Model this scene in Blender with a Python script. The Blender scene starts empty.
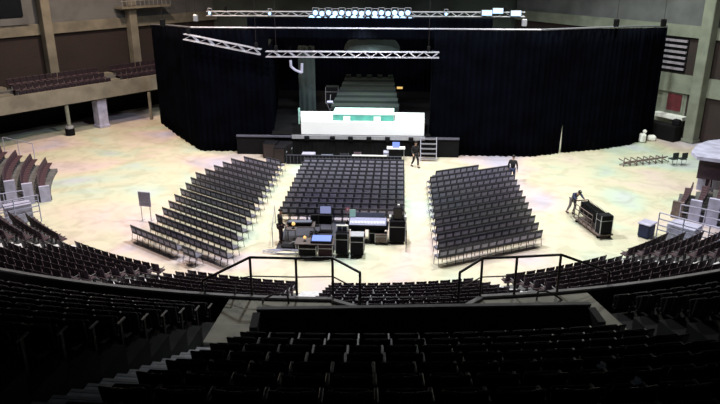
import bpy, math, random
from mathutils import Vector, Matrix
random.seed(7)
sc = bpy.context.scene
col = sc.collection
R = math.radians

# ------------------------------------------------------------------ camera
FPX = 680.0; PITCH = R(20); YAW = R(-3.4); CAM = (3.0, 0.0, 13.5)
cr = (math.cos(YAW), -math.sin(YAW), 0)
cf = (math.sin(YAW)*math.cos(PITCH), math.cos(YAW)*math.cos(PITCH), -math.sin(PITCH))
cu = (math.sin(YAW)*math.sin(PITCH), math.cos(YAW)*math.sin(PITCH), math.cos(PITCH))
cd = bpy.data.cameras.new('camera'); cam = bpy.data.objects.new('camera', cd); col.objects.link(cam)
cd.sensor_width = 36; cd.lens = 36*FPX/720; cd.clip_end = 300
cam.location = CAM
cam.rotation_euler = (R(90)-PITCH, 0, -YAW)
sc.camera = cam
sc.view_settings.view_transform = 'Standard'; sc.view_settings.look = 'None'
sc.view_settings.exposure = 0; sc.view_settings.gamma = 1; sc.view_settings.use_curve_mapping = False

def at(px, py, z):                      # surveyed point: photo pixel carried to a known height
    a = (px-360)/FPX; b = -(py-202)/FPX
    d = [cf[i]+a*cr[i]+b*cu[i] for i in range(3)]
    t = (z-CAM[2])/d[2]
    return Vector([CAM[i]+t*d[i] for i in range(3)])
def atY(px, py, Y):
    a = (px-360)/FPX; b = -(py-202)/FPX
    d = [cf[i]+a*cr[i]+b*cu[i] for i in range(3)]
    t = (Y-CAM[1])/d[1]
    return Vector([CAM[i]+t*d[i] for i in range(3)])
def project(p):
    v = [p[i]-CAM[i] for i in range(3)]; z = sum(v[i]*cf[i] for i in range(3))
    return 360+FPX*sum(v[i]*cr[i] for i in range(3))/z, 202-FPX*sum(v[i]*cu[i] for i in range(3))/z, z

# ------------------------------------------------------------------ materials
def mat(name, c, rough=.7, metal=0, noise=0, scale=3.0, c2=None, bump=0, emit=None, estr=0, spec=.5):
    m = bpy.data.materials.new(name); m.use_nodes = True
    nt = m.node_tree; b = nt.nodes['Principled BSDF']
    b.inputs['Base Color'].default_value = (*c, 1); b.inputs['Roughness'].default_value = rough
    b.inputs['Metallic'].default_value = metal
    b.inputs['Specular IOR Level'].default_value = spec
    tc = nt.nodes.new('ShaderNodeTexCoord'); nz = nt.nodes.new('ShaderNodeTexNoise')
    nz.inputs['Scale'].default_value = scale; nz.inputs['Detail'].default_value = 5
    nt.links.new(tc.outputs['Object'], nz.inputs['Vector'])
    if c2 is None: c2 = tuple(max(0, x*(1-noise)) for x in c)
    r = nt.nodes.new('ShaderNodeValToRGB'); r.color_ramp.elements[0].color = (*c2, 1); r.color_ramp.elements[1].color = (*c, 1)
    r.color_ramp.elements[0].position = .35; r.color_ramp.elements[1].position = .62
    nt.links.new(nz.outputs['Fac'], r.inputs['Fac']); nt.links.new(r.outputs['Color'], b.inputs['Base Color'])
    if bump:
        bp = nt.nodes.new('ShaderNodeBump'); bp.inputs['Strength'].default_value = bump
        nt.links.new(nz.outputs['Fac'], bp.inputs['Height']); nt.links.new(bp.outputs['Normal'], b.inputs['Normal'])
    if emit:
        b.inputs['Emission Color'].default_value = (*emit, 1); b.inputs['Emission Strength'].default_value = estr
    return m

def floor_mat():
    m = bpy.data.materials.new('polished_concrete'); m.use_nodes = True
    nt = m.node_tree; b = nt.nodes['Principled BSDF']; L = nt.links.new
    tc = nt.nodes.new('ShaderNodeTexCoord')
    def nz(s, d, w=0):
        n = nt.nodes.new('ShaderNodeTexNoise'); n.inputs['Scale'].default_value = s; n.inputs['Detail'].default_value = d
        n.inputs['Distortion'].default_value = w; L(tc.outputs['Object'], n.inputs['Vector']); return n
    def ramp(n, cs):
        r = nt.nodes.new('ShaderNodeValToRGB'); e = r.color_ramp.elements
        e[0].position, e[0].color = cs[0][0], (*cs[0][1], 1); e[1].position, e[1].color = cs[-1][0], (*cs[-1][1], 1)
        for p, c in cs[1:-1]:
            q = e.new(p); q.color = (*c, 1)
        L(n.outputs['Fac'], r.inputs['Fac']); return r
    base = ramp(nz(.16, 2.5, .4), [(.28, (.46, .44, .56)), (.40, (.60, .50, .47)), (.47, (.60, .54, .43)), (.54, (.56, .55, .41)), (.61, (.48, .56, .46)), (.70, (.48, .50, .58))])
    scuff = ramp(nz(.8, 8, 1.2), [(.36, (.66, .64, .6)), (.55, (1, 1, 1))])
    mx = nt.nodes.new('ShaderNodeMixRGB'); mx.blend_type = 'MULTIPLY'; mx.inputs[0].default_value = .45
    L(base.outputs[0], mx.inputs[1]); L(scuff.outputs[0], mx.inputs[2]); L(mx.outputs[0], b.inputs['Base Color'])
    b.inputs['Roughness'].default_value = .38; b.inputs['Specular IOR Level'].default_value = .35
    return m
M = {}
M['floor'] = floor_mat()
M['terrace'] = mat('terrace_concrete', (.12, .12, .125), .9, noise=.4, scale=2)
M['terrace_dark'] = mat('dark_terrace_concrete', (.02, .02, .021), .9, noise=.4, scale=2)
M['tread'] = mat('stair_concrete', (.72, .78, .84), .85, noise=.35, scale=6, bump=.1)
M['tread_light'] = mat('aisle_step_concrete', (.6, .6, .62), .8, noise=.2, scale=5)
M['landing'] = mat('landing_concrete', (.34, .33, .27), .85, noise=.35, scale=1.5)
M['parapet'] = mat('parapet_concrete', (.30, .29, .29), .8, noise=.3, scale=3)  # paler cap tone, puts the lit top edge into the colour
M['wall_dark'] = mat('shaded_block', (.035, .033, .035), .8, noise=.4, scale=2)  # near-black: shade of the faces turned from the lamps, put into colour
M['cream'] = mat('cream_concrete', (.20, .22, .18), .85, noise=.3, scale=.9)
M['cream_l'] = mat('grey_cream_concrete', (.20, .185, .15), .85, noise=.35, scale=.8)
M['greywall'] = mat('grey_plaster', (.13, .135, .145), .85, noise=.35, scale=.5)
M['backwall'] = mat('dim_back_wall', (.05, .066, .06), .85, noise=.6, scale=.25)
M['black'] = mat('black_paint', (.004, .004, .005), .8, noise=.3, spec=.15)
M['blackmetal'] = mat('dark_powder_coat', (.02, .014, .014), .45, noise=.2)
M['rail'] = mat('brown_black_handrail', (.030, .014, .014), .4, noise=.3, scale=8)
M['curtain'] = mat('black_drape', (.0011, .0015, .0038), .95, noise=.6, scale=.7, spec=.03)
M['alu'] = mat('aluminium', (.33, .33, .39), .4, metal=.6, noise=.15, scale=9)
M['alu_dull'] = mat('dull_aluminium', (.42, .43, .47), .5, metal=.4, noise=.2, scale=9)
M['white'] = mat('white_matt', (.82, .84, .82), .6, noise=.05)
M['deckwhite'] = mat('white_stage_vinyl', (.85, .88, .9), .5, noise=.06, scale=.4)
M['teal'] = mat('teal_riser_skirt', (.10, .46, .38), .7, noise=.3, scale=1.5)
M['riser_top'] = mat('pale_aqua_riser_top', (.50, .85, .76), .5, noise=.1)
M['green'] = mat('dark_green_carpet', (.006, .015, .010), .95, noise=.4, scale=1.0, c2=(.0055, .010, .012))
M['hazeleg'] = mat('grey_green_drape', (.016, .027, .027), .9, noise=.3, scale=.8)
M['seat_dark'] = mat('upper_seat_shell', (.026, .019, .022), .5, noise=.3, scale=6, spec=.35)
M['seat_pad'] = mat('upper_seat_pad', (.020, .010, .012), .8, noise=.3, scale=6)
M['arm'] = mat('armrest_glint_grey', (.15, .145, .15), .35, noise=.3, scale=9)  # grey lifted so the armrest highlights sit in the colour
M['maroon'] = mat('maroon_seat_plastic', (.050, .027, .042), .55, noise=.3, scale=5)
M['maroon_pad'] = mat('maroon_seat_pad', (.05, .02, .03), .8, noise=.3, scale=5)
M['seatleg'] = mat('seat_bracket', (.10, .10, .11), .5, noise=.2)
M['fchair_back'] = mat('grey_chair_fabric', (.40, .40, .54), .75, noise=.3, scale=7)
M['fchair_seat'] = mat('dark_chair_fabric', (.10, .10, .14), .8, noise=.3, scale=7)
M['fchair_frame'] = mat('chair_frame_enamel', (.035, .037, .055), .6, noise=.2)
M['hall_maroon'] = mat('balcony_seat_plastic', (.020, .009, .017), .6, noise=.3)
M['lamp'] = mat('lit_lamp_lens', (.9, .95, 1), .3, emit=(.75, .9, 1), estr=9)
M['lampwarm'] = mat('warm_lamp_lens', (.9, .5, .2), .3, emit=(1, .62, .2), estr=.9)
M['bluescreen'] = mat('lit_screen', (.05, .08, .3), .3, emit=(.30, .42, 1.0), estr=.75)
M['palescreen'] = mat('pale_monitor', (.2, .22, .4), .3, emit=(.45, .5, .9), estr=.4)
M['case'] = mat('black_flight_case', (.006, .006, .009), .75, noise=.3, scale=6, spec=.15)
M['console'] = mat('console_face', (.30, .31, .46), .4, noise=.35, scale=30)
M['console_dim'] = mat('dark_console_face', (.16, .18, .25), .4, noise=.6, scale=30)
M['tablewood'] = mat('table_board', (.09, .07, .07), .6, noise=.3)
M['skin'] = mat('skin', (.50, .30, .22), .6, noise=.05)
M['hair'] = mat('dark_hair', (.015, .011, .009), .7, noise=.3, scale=30)
M['hair_l'] = mat('grey_hair', (.25, .24, .23), .7, noise=.3, scale=30)
M['cloth_black'] = mat('black_clothes', (.010, .009, .012), .9, noise=.3, scale=10)
M['cloth_maroon'] = mat('maroon_trousers', (.03, .010, .018), .9, noise=.3, scale=10)
M['cloth_navy'] = mat('navy_jacket', (.022, .032, .085), .9, noise=.3, scale=10)
M['cloth_grey'] = mat('grey_trousers', (.22, .20, .22), .9, noise=.3, scale=10)
M['shoe'] = mat('dark_shoes', (.015, .013, .012), .6)
M['door_maroon'] = mat('maroon_door', (.10, .010, .018), .6, noise=.3)
M['louvre'] = mat('pale_lilac_slat', (.28, .25, .31), .6, noise=.2)
M['glass_dark'] = mat('dark_window_glass', (.008, .010, .014), .2)
M['sheet'] = mat('pale_lilac_panel', (.42, .42, .58), .7, noise=.3, scale=2)
M['brown'] = mat('brown_cart_board', (.16, .12, .11), .7, noise=.4, scale=4)
M['redtag'] = mat('pink_tape', (.5, .12, .2), .7)

def brick_mat():
    m = bpy.data.materials.new('dark_brick'); m.use_nodes = True
    nt = m.node_tree; b = nt.nodes['Principled BSDF']; L = nt.links.new
    tc = nt.nodes.new('ShaderNodeTexCoord'); mp = nt.nodes.new('ShaderNodeMapping'); mp.inputs['Rotation'].default_value = (R(90), 0, 0)
    br = nt.nodes.new('ShaderNodeTexBrick'); br.inputs['Scale'].default_value = 2.2
    br.inputs['Color1'].default_value = (.036, .018, .018, 1); br.inputs['Color2'].default_value = (.024, .017, .017, 1); br.inputs['Mortar'].default_value = (.035, .03, .028, 1)
    br.inputs['Mortar Size'].default_value = .012
    L(tc.outputs['Object'], mp.inputs[0]); L(mp.outputs[0], br.inputs['Vector'])
    nz = nt.nodes.new('ShaderNodeTexNoise'); nz.inputs['Scale'].default_value = .35; L(tc.outputs['Object'], nz.inputs['Vector'])
    mx = nt.nodes.new('ShaderNodeMixRGB'); mx.blend_type = 'MULTIPLY'; mx.inputs[0].default_value = .6
    L(br.outputs['Color'], mx.inputs[1]); L(nz.outputs['Fac'], mx.inputs[2]); L(mx.outputs[0], b.inputs['Base Color'])
    b.inputs['Roughness'].default_value = .85
    return m
M['brick'] = brick_mat()

# ------------------------------------------------------------------ mesh collector
class MB:
    def __init__(s): s.v = []; s.f = []; s.mi = []; s.mats = []
    def m(s, k):
        if k not in s.mats: s.mats.append(k)
        return s.mats.index(k)
    def add(s, vs, fs, k, T=None):
        o = len(s.v)
        for v in vs:
            v = Vector(v)
            s.v.append(tuple(T @ v) if T else tuple(v))
        i = s.m(k)
        for f in fs: s.f.append(tuple(o+q for q in f)); s.mi.append(i)
        return s
    def box(s, c, sz, k, rz=0, rx=0, ry=0, taper=1.0, bev=0):
        x, y, z = (q/2 for q in sz)
        T = Matrix.Translation(c) @ Matrix.Rotation(rz, 4, 'Z') @ Matrix.Rotation(ry, 4, 'Y') @ Matrix.Rotation(rx, 4, 'X')
        t = taper
        if bev <= 0:
            vs = [(-x,-y,-z),(x,-y,-z),(x,y,-z),(-x,y,-z),(-x*t,-y*t,z),(x*t,-y*t,z),(x*t,y*t,z),(-x*t,y*t,z)]
            fs = [(0,3,2,1),(4,5,6,7),(0,1,5,4),(1,2,6,5),(2,3,7,6),(3,0,4,7)]
            return s.add(vs, fs, k, T)
        b = min(bev, x*.8, y*.8, z*.8); vs = []
        for sx in (-1,1):
            for sy in (-1,1):
                for sz_ in (-1,1):
                    vs += [(sx*(x-b), sy*(y-b), sz_*z), (sx*(x-b), sy*y, sz_*(z-b)), (sx*x, sy*(y-b), sz_*(z-b))]
        def I(a, b_, c_, w): return ((a*2+b_)*2+c_)*3+w
        fs = []
        for c_ in (0,1):
            q = [I(0,0,c_,0), I(1,0,c_,0), I(1,1,c_,0), I(0,1,c_,0)]; fs.append(q if c_ else q[::-1])
            q = [I(0,c_,0,1), I(1,c_,0,1), I(1,c_,1,1), I(0,c_,1,1)]; fs.append(q[::-1] if c_ else q)
            q = [I(c_,0,0,2), I(c_,1,0,2), I(c_,1,1,2), I(c_,0,1,2)]; fs.append(q if c_ else q[::-1])
        for a in (0,1):
            for b_ in (0,1):
                q = [I(a,b_,0,1), I(a,b_,1,1), I(a,b_,1,2), I(a,b_,0,2)]; fs.append(q if a == b_ else q[::-1])
                q = [I(a,0,b_,0), I(a,1,b_,0), I(a,1,b_,2), I(a,0,b_,2)]; fs.append(q if a != b_ else q[::-1])
                q = [I(0,a,b_,0), I(1,a,b_,0), I(1,a,b_,1), I(0,a,b_,1)]; fs.append(q if a == b_ else q[::-1])
                for c_ in (0,1):
                    q = [I(a,b_,c_,0), I(a,b_,c_,1), I(a,b_,c_,2)]; fs.append(q if (a+b_+c_) % 2 == 0 else q[::-1])
        return s.add(vs, fs, k, T)
    def tube(s, p, q, r, k, n=8, r2=None):
        p = Vector(p); q = Vector(q); d = (q-p)
        if d.length < 1e-6: return s
        d.normalize(); u = d.cross(Vector((0,0,1)) if abs(d.z) < .9 else Vector((1,0,0))).normalized(); w = d.cross(u)
        r2 = r if r2 is None else r2; vs = []
        for i in range(n):
            a = 2*math.pi*i/n; e = u*math.cos(a)+w*math.sin(a); vs.append(p+e*r); vs.append(q+e*r2)
        fs = [(2*i, 2*((i+1) % n), 2*((i+1) % n)+1, 2*i+1) for i in range(n)]
        fs += [tuple(2*i for i in range(n))[::-1], tuple(2*i+1 for i in range(n))]
        return s.add(vs, fs, k)
    def path(s, pts, r, k, n=8):
        for a, b in zip(pts[:-1], pts[1:]): s.tube(a, b, r, k, n)
        return s
    def prism(s, poly, z0, z1, k):
        n = len(poly); vs = [(x, y, z0) for x, y in poly]+[(x, y, z1) for x, y in poly]
        fs = [tuple(range(n))[::-1], tuple(range(n, 2*n))]+[(i, (i+1) % n, n+(i+1) % n, n+i) for i in range(n)]
        return s.add(vs, fs, k)
    def ring(s, r0, r1, a0, a1, z0, z1, k, step=1.5):     # curved block of the seating bowl
        n = max(1, int(abs(a1-a0)/step+.5)); o = []
        for i in range(n+1):
            a = a0+(a1-a0)*i/n
            for r in (r0, r1):
                p = bowl(r, a); o += [(p[0], p[1], z0), (p[0], p[1], z1)]
        fs = []
        for i in range(n):
            b = 4*i; c = b+4
            fs += [(b, b+2, c+2, c)[::-1], (b+1, c+1, c+3, b+3)[::-1], (b, c, c+1, b+1)[::-1], (b+2, b+3, c+3, c+2)[::-1]]
        fs += [(0, 1, 3, 2), (4*n, 4*n+2, 4*n+3, 4*n+1)]
        return s.add(o, fs, k)
    def mesh(s, name):
        me = bpy.data.meshes.new(name); me.from_pydata(s.v, [], s.f)
        for k in s.mats: me.materials.append(M[k])
        me.polygons.foreach_set('material_index', s.mi); me.update(); return me
    def build(s, name, parent=None, loc=None, rz=0):
        o = bpy.data.objects.new(name, s.mesh(name)); col.objects.link(o)
        if parent: o.parent = parent
        if loc is not None: o.location = loc
        o.rotation_euler.z = rz
        return o

CX, CY = .3, 47.0
def bowl(r, az):
    a = R(az); return (CX+r*math.sin(a), CY-r*math.cos(a))
def tag(o, label=None, cat=None, group=None, kind=None):
    if label: o['label'] = label
    if cat: o['category'] = cat
    if group: o['group'] = group
    if kind: o['kind'] = kind
    return o
def struct(o): o['kind'] = 'structure'; return o
def empty(name, loc, rz=0, label=None, cat=None, group=None):
    o = bpy.data.objects.new(name, None); col.objects.link(o); o.empty_display_size = .2
    o.location = loc; o.rotation_euler.z = rz
    return tag(o, label, cat, group)
def copy_thing(root, loc, rz, label, group):
    c = root.copy(); col.objects.link(c); c.location = loc; c.rotation_euler.z = rz
    c['label'] = label; c['group'] = group
    for ch in root.children:
        d = ch.copy(); col.objects.link(d); d.parent = c
    return c
ORD = ['zeroth','first','second','third','fourth','fifth','sixth','seventh','eighth','ninth','tenth','eleventh','twelfth','thirteenth','fourteenth','fifteenth','sixteenth','seventeenth','eighteenth','nineteenth','twentieth']
TEN = {20: 'twenty', 30: 'thirty', 40: 'forty', 50: 'fifty', 60: 'sixty'}
def od(n): return ORD[n] if n <= 20 else TEN[n//10*10]+('-'+ORD[n % 10] if n % 10 else 'th')

# ================================================================== SETTING
f = MB(); f.box((0, 38, -.1), (90, 100, .2), 'floor'); struct(f.build('floor'))
cl = MB(); cl.box((0, 38, 24.1), (90, 100, .2), 'black'); struct(cl.build('ceiling'))

# lower bowl terrace and its aisle steps
LR0, LP, LZ0, LRISE, NLOW = 22.0, .80, .28, .30, 11
t = MB()
for k in range(NLOW):
    t.ring(LR0+LP*k, LR0+LP*(k+1)+(.3 if k == NLOW-1 else 0), -47, 44, 0, LZ0+LRISE*k, 'terrace')
struct(t.build('lower_bowl_terrace'))
AISLES = [-34.3, -17.3, -1.6, 16.8, 33.6]
s = MB()
for a in AISLES:
    for k in range(NLOW):
        r = LR0+LP*k; w = 36/r
        s.ring(r-.02, r+.36, a-w*.85, a+w*.85, LZ0+LRISE*k-.1, LZ0+LRISE*k+.12, 'tread_light', 2)
        s.ring(r+.36, r+LP-.02, a-w*.85, a+w*.85, LZ0+LRISE*k-.1, LZ0+LRISE*(k+.5)+.14, 'tread_light', 2)
struct(s.build('lower_aisle_steps'))

# parapet of the upper tier (curved), lower part reaches down behind the last lower row
def parapet(a0, a1, name):
    p = MB(); p.ring(31.12, 31.22, a0, a1, 2.0, 4.96, 'wall_dark'); p.ring(31.11, 31.23, a0, a1, 4.96, 5.02, 'parapet')
    return struct(p.build(name))
def azof(v): return math.degrees(math.atan2(v[0]-CX, CY-v[1]))
c0, c1, c2, c3 = [tuple(at(px, py, 5.0))[:2] for px, py in ((333, 295.5), (357, 307), (465, 306), (480, 295.5))]
c0 = bowl(31.23, azof(c0)); c3 = bowl(31.23, azof(c3))
parapet(-40, azof(c0), 'wall_parapet_left'); parapet(azof(c3), 40, 'wall_parapet_right')
p = MB()
for a, b in ((c0, c1), (c1, c2), (c2, c3)):
    d = Vector((b[0]-a[0], b[1]-a[1])); n = Vector((-d.y, d.x)).normalized()*.055
    p.prism([(a[0]-n.x, a[1]-n.y), (b[0]-n.x, b[1]-n.y), (b[0]+n.x, b[1]+n.y), (a[0]+n.x, a[1]+n.y)], 2.0, 4.96, 'wall_dark')
    n *= 1.15
    p.prism([(a[0]-n.x, a[1]-n.y), (b[0]-n.x, b[1]-n.y), (b[0]+n.x, b[1]+n.y), (a[0]+n.x, a[1]+n.y)], 4.96, 5.02, 'parapet')
struct(p.build('wall_parapet_centre'))

# upper tier: cross aisle, landings, stepped terrace
u = MB()
u.ring(31.24, 32.5, -18.6, -15.5, 3.9, 4.45, 'landing')
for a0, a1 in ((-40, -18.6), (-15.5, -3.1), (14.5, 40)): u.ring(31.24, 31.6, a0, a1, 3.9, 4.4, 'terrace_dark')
u.ring(31.24, 33.42, -3.1, -2.4, 4.0, 4.95, 'landing'); u.ring(32.5, 33.42, -2.4, -.8, 4.0, 4.95, 'landing'); u.ring(32.5, 34.3, -.8, 11.9, 4.0, 4.45, 'terrace'); u.ring(32.5, 33.42, 11.9, 13.2, 4.0, 4.95, 'landing'); u.ring(31.24, 33.42, 13.2, 14.5, 4.0, 4.95, 'landing')
struct(u.build('cross_aisle_floor'))
u = MB(); u.prism([bowl(31.25, -2.4), c0, c1, bowl(32.5, azof(c1)), bowl(32.5, -2.4)], 4.3, 4.95, 'landing'); struct(u.build('stair_head_landing'))
u = MB(); u.prism([c2, c3, bowl(31.25, 11.3), bowl(31.25, 13.2), bowl(32.45, 13.2), bowl(32.45, azof(c2))], 4.3, 4.95, 'landing'); struct(u.build('stair_head_landing'))
UR0, UP, UZ0, URISE = 33.4, .90, 5.07, .43
def uz(k, nm='centre'): return UZ0+URISE*k+(0 if nm == 'centre' else .30)
SECT = {'far left': (-30, -18.6, -2, 11), 'left': (-15.5, -3.1, -2, 11), 'centre': (-.8, 11.9, 2, 9), 'right': (14.5, 34, -2, 11)}
u = MB()
for nm, (a0, a1, k0, k1) in SECT.items():
    for k in range(k0-1 if nm == 'centre' else k0, 16):
        ra = UR0+UP*k if k >= k0 else 34.5
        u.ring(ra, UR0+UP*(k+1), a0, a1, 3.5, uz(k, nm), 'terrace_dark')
struct(u.build('upper_tier_terrace'))
st = MB()
for a0, a1 in ((-18.6, -15.5), (-3.1, -.8), (11.9, 14.5)):
    for k in range(0, 16):
        for h in (0, 1):
            r = UR0+UP*k+h*UP/2
            st.ring(r, r+UP/2+.01, a0+.02, a1-.02, 3.5, uz(k)-URISE/2*(1-h)+.0, 'tread', 3)
            st.ring(r-.02, r+.05, a0+.02, a1-.02, uz(k)-URISE/2*(1-h)-.03, uz(k)-URISE/2*(1-h)+.006, 'tread_light', 3)
struct(st.build('upper_aisle_stairs'))
# dark wall in front of the centre section
wl, wr = at(257, 308, 6.3), at(590, 303, 6.3)
d = (wr-wl).normalized(); n = Vector((-d.y, d.x, 0))
w = MB()
def slab(mb, a, b, z0, z1, th, k):
    dd = Vector((b[0]-a[0], b[1]-a[1])).normalized(); nn = Vector((-dd.y, dd.x))*th/2
    mb.prism([(a[0]-nn.x, a[1]-nn.y), (b[0]-nn.x, b[1]-nn.y), (b[0]+nn.x, b[1]+nn.y), (a[0]+nn.x, a[1]+nn.y)], z0, z1, k)
slab(w, wl, wr, 4.4, 6.26, .10, 'wall_dark'); slab(w, wl-d*.01, wr+d*.01, 6.26, 6.3, .12, 'parapet')
for e in (wl, wr): slab(w, e-n*.12, e-n*.75, 4.4, 6.26, .16, 'wall_dark')
struct(w.build('wall_centre_section'))

# ------------------------------------------------------------------ side walls
def frame(p0, d):
    d = Vector(d).normalized(); return Vector((p0[0], p0[1], 0)), Vector((d[0], d[1], 0)), math.atan2(d[1], d[0])
def wall_box(mb, p0, d, t0, t1, off, th, z0, z1, k):      # block along a wall line; off towards the arena is negative
    p, dv, a = frame(p0, d); nv = Vector((-dv.y, dv.x, 0))
    c = p+dv*((t0+t1)/2)+nv*off; mb.box((c.x, c.y, (z0+z1)/2), (t1-t0, th, z1-z0), k, rz=a)
A0, AD = (-23.18, 50.9), (.586, .81)        # line of the balcony front (left)
B0, BD = (-26.9, 53.6), (.586, .81)         # line of the back wall (left)
def LW(name, *bx):
    m_ = MB()
    for b_ in bx: wall_box(m_, *b_)
    return struct(m_.build(name))
LW('wall_left', (B0, BD, -8, 24, .4, .4, 3.5, 7.4, 'brick'), (B0, BD, -8, 24, .4, .4, 8.25, 14, 'greywall'), (B0, BD, -8, 24, .4, .4, 0, 3.5, 'black'))
LW('trim_left', (B0, BD, -8, 24, .2, .5, 7.4, 8.25, 'cream_l'))
LW('balcony_front', (A0, AD, -14, 12, 0, .3, 2.5, 3.72, 'cream_l'), (A0, AD, -14, 12, 2.2, 4.4, 2.4, 2.75, 'black'))
LW('balcony_terrace', (A0, AD, -14, 12, 1.4, .9, 2.75, 2.95, 'terrace'), (A0, AD, -14, 12, 2.3, .9, 2.75, 3.3, 'terrace'), (A0, AD, -14, 12, 3.4, 1.3, 2.75, 3.65, 'terrace'))
LW('balcony_aisle_steps', *[(A0, AD, t0, t0+1.1, o_, .9, 2.9, z_, 'cream_l') for t0 in (-3.9, 5.2) for o_, z_ in ((1.4, 3.15), (2.3, 3.5), (3.3, 3.9))])
LW('window_1', (B0, BD, -3.5, .2, .15, .2, 8.9, 12.5, 'glass_dark'), (B0, BD, -3.7, .5, .0, .35, 8.3, 8.8, 'greywall'))
# right wall
R0, RD = (25.24, 51.94), (-.586, .81)
def RWt(px, py):                              # distance along the right wall of a photo point
    a = (px-360)/FPX; b = -(py-202)/FPX
    dd = [cf[i]+a*cr[i]+b*cu[i] for i in range(3)]; nv = (RD[1], -RD[0])
    tt = ((R0[0]-CAM[0])*nv[0]+(R0[1]-CAM[1])*nv[1])/(dd[0]*nv[0]+dd[1]*nv[1])
    P = [CAM[i]+tt*dd[i] for i in range(3)]
    return (P[0]-R0[0])*RD[0]+(P[1]-R0[1])*RD[1], P[2]
LW('wall_right', (R0, RD, -14, 20, -.75, .3, 4.85, 7.65, 'brick'), (R0, RD, -14, 20, -.75, .3, 8.52, 14, 'greywall'), (R0, RD, 1.2, 20, -.75, .3, 0, 3.45, 'cream'), (R0, RD, -14, 1.2, -.75, .3, 0, 3.45, 'brick'))
LW('trim_right', (R0, RD, -14, 20, -.62, .5, 7.65, 8.52, 'cream'), (R0, RD, -14, 20, -.62, .5, 3.45, 4.85, 'cream'))
def pillar(name, x, y, w_, z0, z1, k, label, base=None, rz=.95):
    m_ = MB(); m_.box((0, 0, (z1-z0)/2), (w_, w_, z1-z0), k, bev=.04)
    m_.box((0, 0, .12), (w_+.12, w_+.12, .24), base or k, bev=.03)
    o = m_.build(name, loc=(x, y, z0), rz=rz); return struct(o)
pillar('pillar', 25.24, 51.94, .85, 0, 14, 'cream', '', rz=2.2)
pillar('pillar', -25.6, 54.75, .75, 3.65, 14, 'cream_l', '')
pillar('pillar', -21.0, 61.1, .75, 3.65, 14, 'cream_l', '')
pillar('pillar', -21.75, 54.1, .85, 0, 2.4, 'sheet', '')
q = MB(); q.tube((0, 0, .5), (0, 0, 2.42), .15, 'cream', 12); q.tube((0, 0, 0), (0, 0, .55), .36, 'black', 14); q.tube((0, 0, .55), (0, 0, .75), .3, 'alu_dull', 14)
struct(q.build('pillar', loc=(-23.1, 51.2, 0)))
q = MB(); q.box((0, 0, 1.2), (.2, .2, 2.4), 'cream_l'); struct(q.build('pillar', loc=(-18.55, 56.9, 0)))
q = MB(); q.box((2, 69.5, 7), (56, .4, 14), 'backwall'); struct(q.build('wall_back'))
# door, ledge and slats on the right wall
t1, z1 = RWt(680, 90); t2, z2 = RWt(668, 112)
LW('door_1', (R0, RD, 1.55, 2.75, -.55, .14, 2.0, 3.3, 'door_maroon'), (R0, RD, 1.4, 2.9, -.60, .12, 1.9, 3.42, 'cream'))
LW('trim_1', (R0, RD, .9, 3.5, -.3, .8, 1.45, 1.72, 'white'))
lv = empty('louvre_panel', (0, 0, 0), 0, 'panel of six pale lilac slats on dark wall beside the right curtain edge', 'wall panel')
LW0 = MB(); wall_box(LW0, R0, RD, 1.7, 4.2, -.52, .06, 5.0, 7.5, 'black'); LW0.build('backing', lv)
for i in range(6):
    sl = MB(); z_ = 5.15+i*.42; wall_box(sl, R0, RD, 1.75, 4.1, -.42, .14, z_, z_+.17, 'louvre'); sl.build('slat', lv)

# catwalk balconies above
def catwalk(name, p0, d, t0, t1, off, z, label):
    r_ = empty(name, (0, 0, 0), 0, label, 'catwalk')
    m_ = MB(); wall_box(m_, p0, d, t0, t1, off, 1.2, z, z+.16, 'cream_l'); m_.build('deck', r_)
    p_, dv, a = frame(p0, d); nv = Vector((-dv.y, dv.x, 0)); m_ = MB()
    sgn = -1 if off < 0 else 1
    base = p_+nv*(off-.55)
    for i in range(int((t1-t0)/.45)+1):
        q_ = base+dv*(t0+.1+i*.45); m_.tube((q_.x, q_.y, z+.16), (q_.x, q_.y, z+1.2), .02, 'alu_dull', 6)
    for h in (.65, 1.2):
        a_ = base+dv*t0; b_ = base+dv*t1; m_.tube((a_.x, a_.y, z+h), (b_.x, b_.y, z+h), .03, 'alu_dull', 6)
    m_.build('railing', r_)
catwalk('catwalk', B0, BD, 8.2, 13.2, -.6, 9.05, 'railed catwalk on the left wall above the curtain corner')
cw = empty('catwalk', (0, 0, 0), 0, 'railed grey catwalk high behind the right curtain', 'catwalk')
a_, b_ = atY(580, 12, 63), atY(632, 13, 63); z_ = a_.z
q = MB(); q.box(((a_.x+b_.x)/2, 63.4, z_-.1), (b_.x-a_.x, 1.2, .2), 'sheet'); q.build('deck', cw)
q = MB()
for i in range(14):
    x_ = a_.x+.1+(b_.x-a_.x-.2)*i/13; q.tube((x_, 62.85, z_), (x_, 62.85, z_+1.3), .025, 'alu_dull', 6)
for h in (.5, .9, 1.3): q.tube((a_.x, 62.85, z_+h), (b_.x, 62.85, z_+h), .035, 'louvre', 6)
q.build('railing', cw)
q = MB(); q.tube((a_.x+.75*(b_.x-a_.x), 63.9, 0), (a_.x+.75*(b_.x-a_.x), 63.9, z_-.2), .3, 'wall_dark', 10); q.build('mast', cw)

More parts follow.
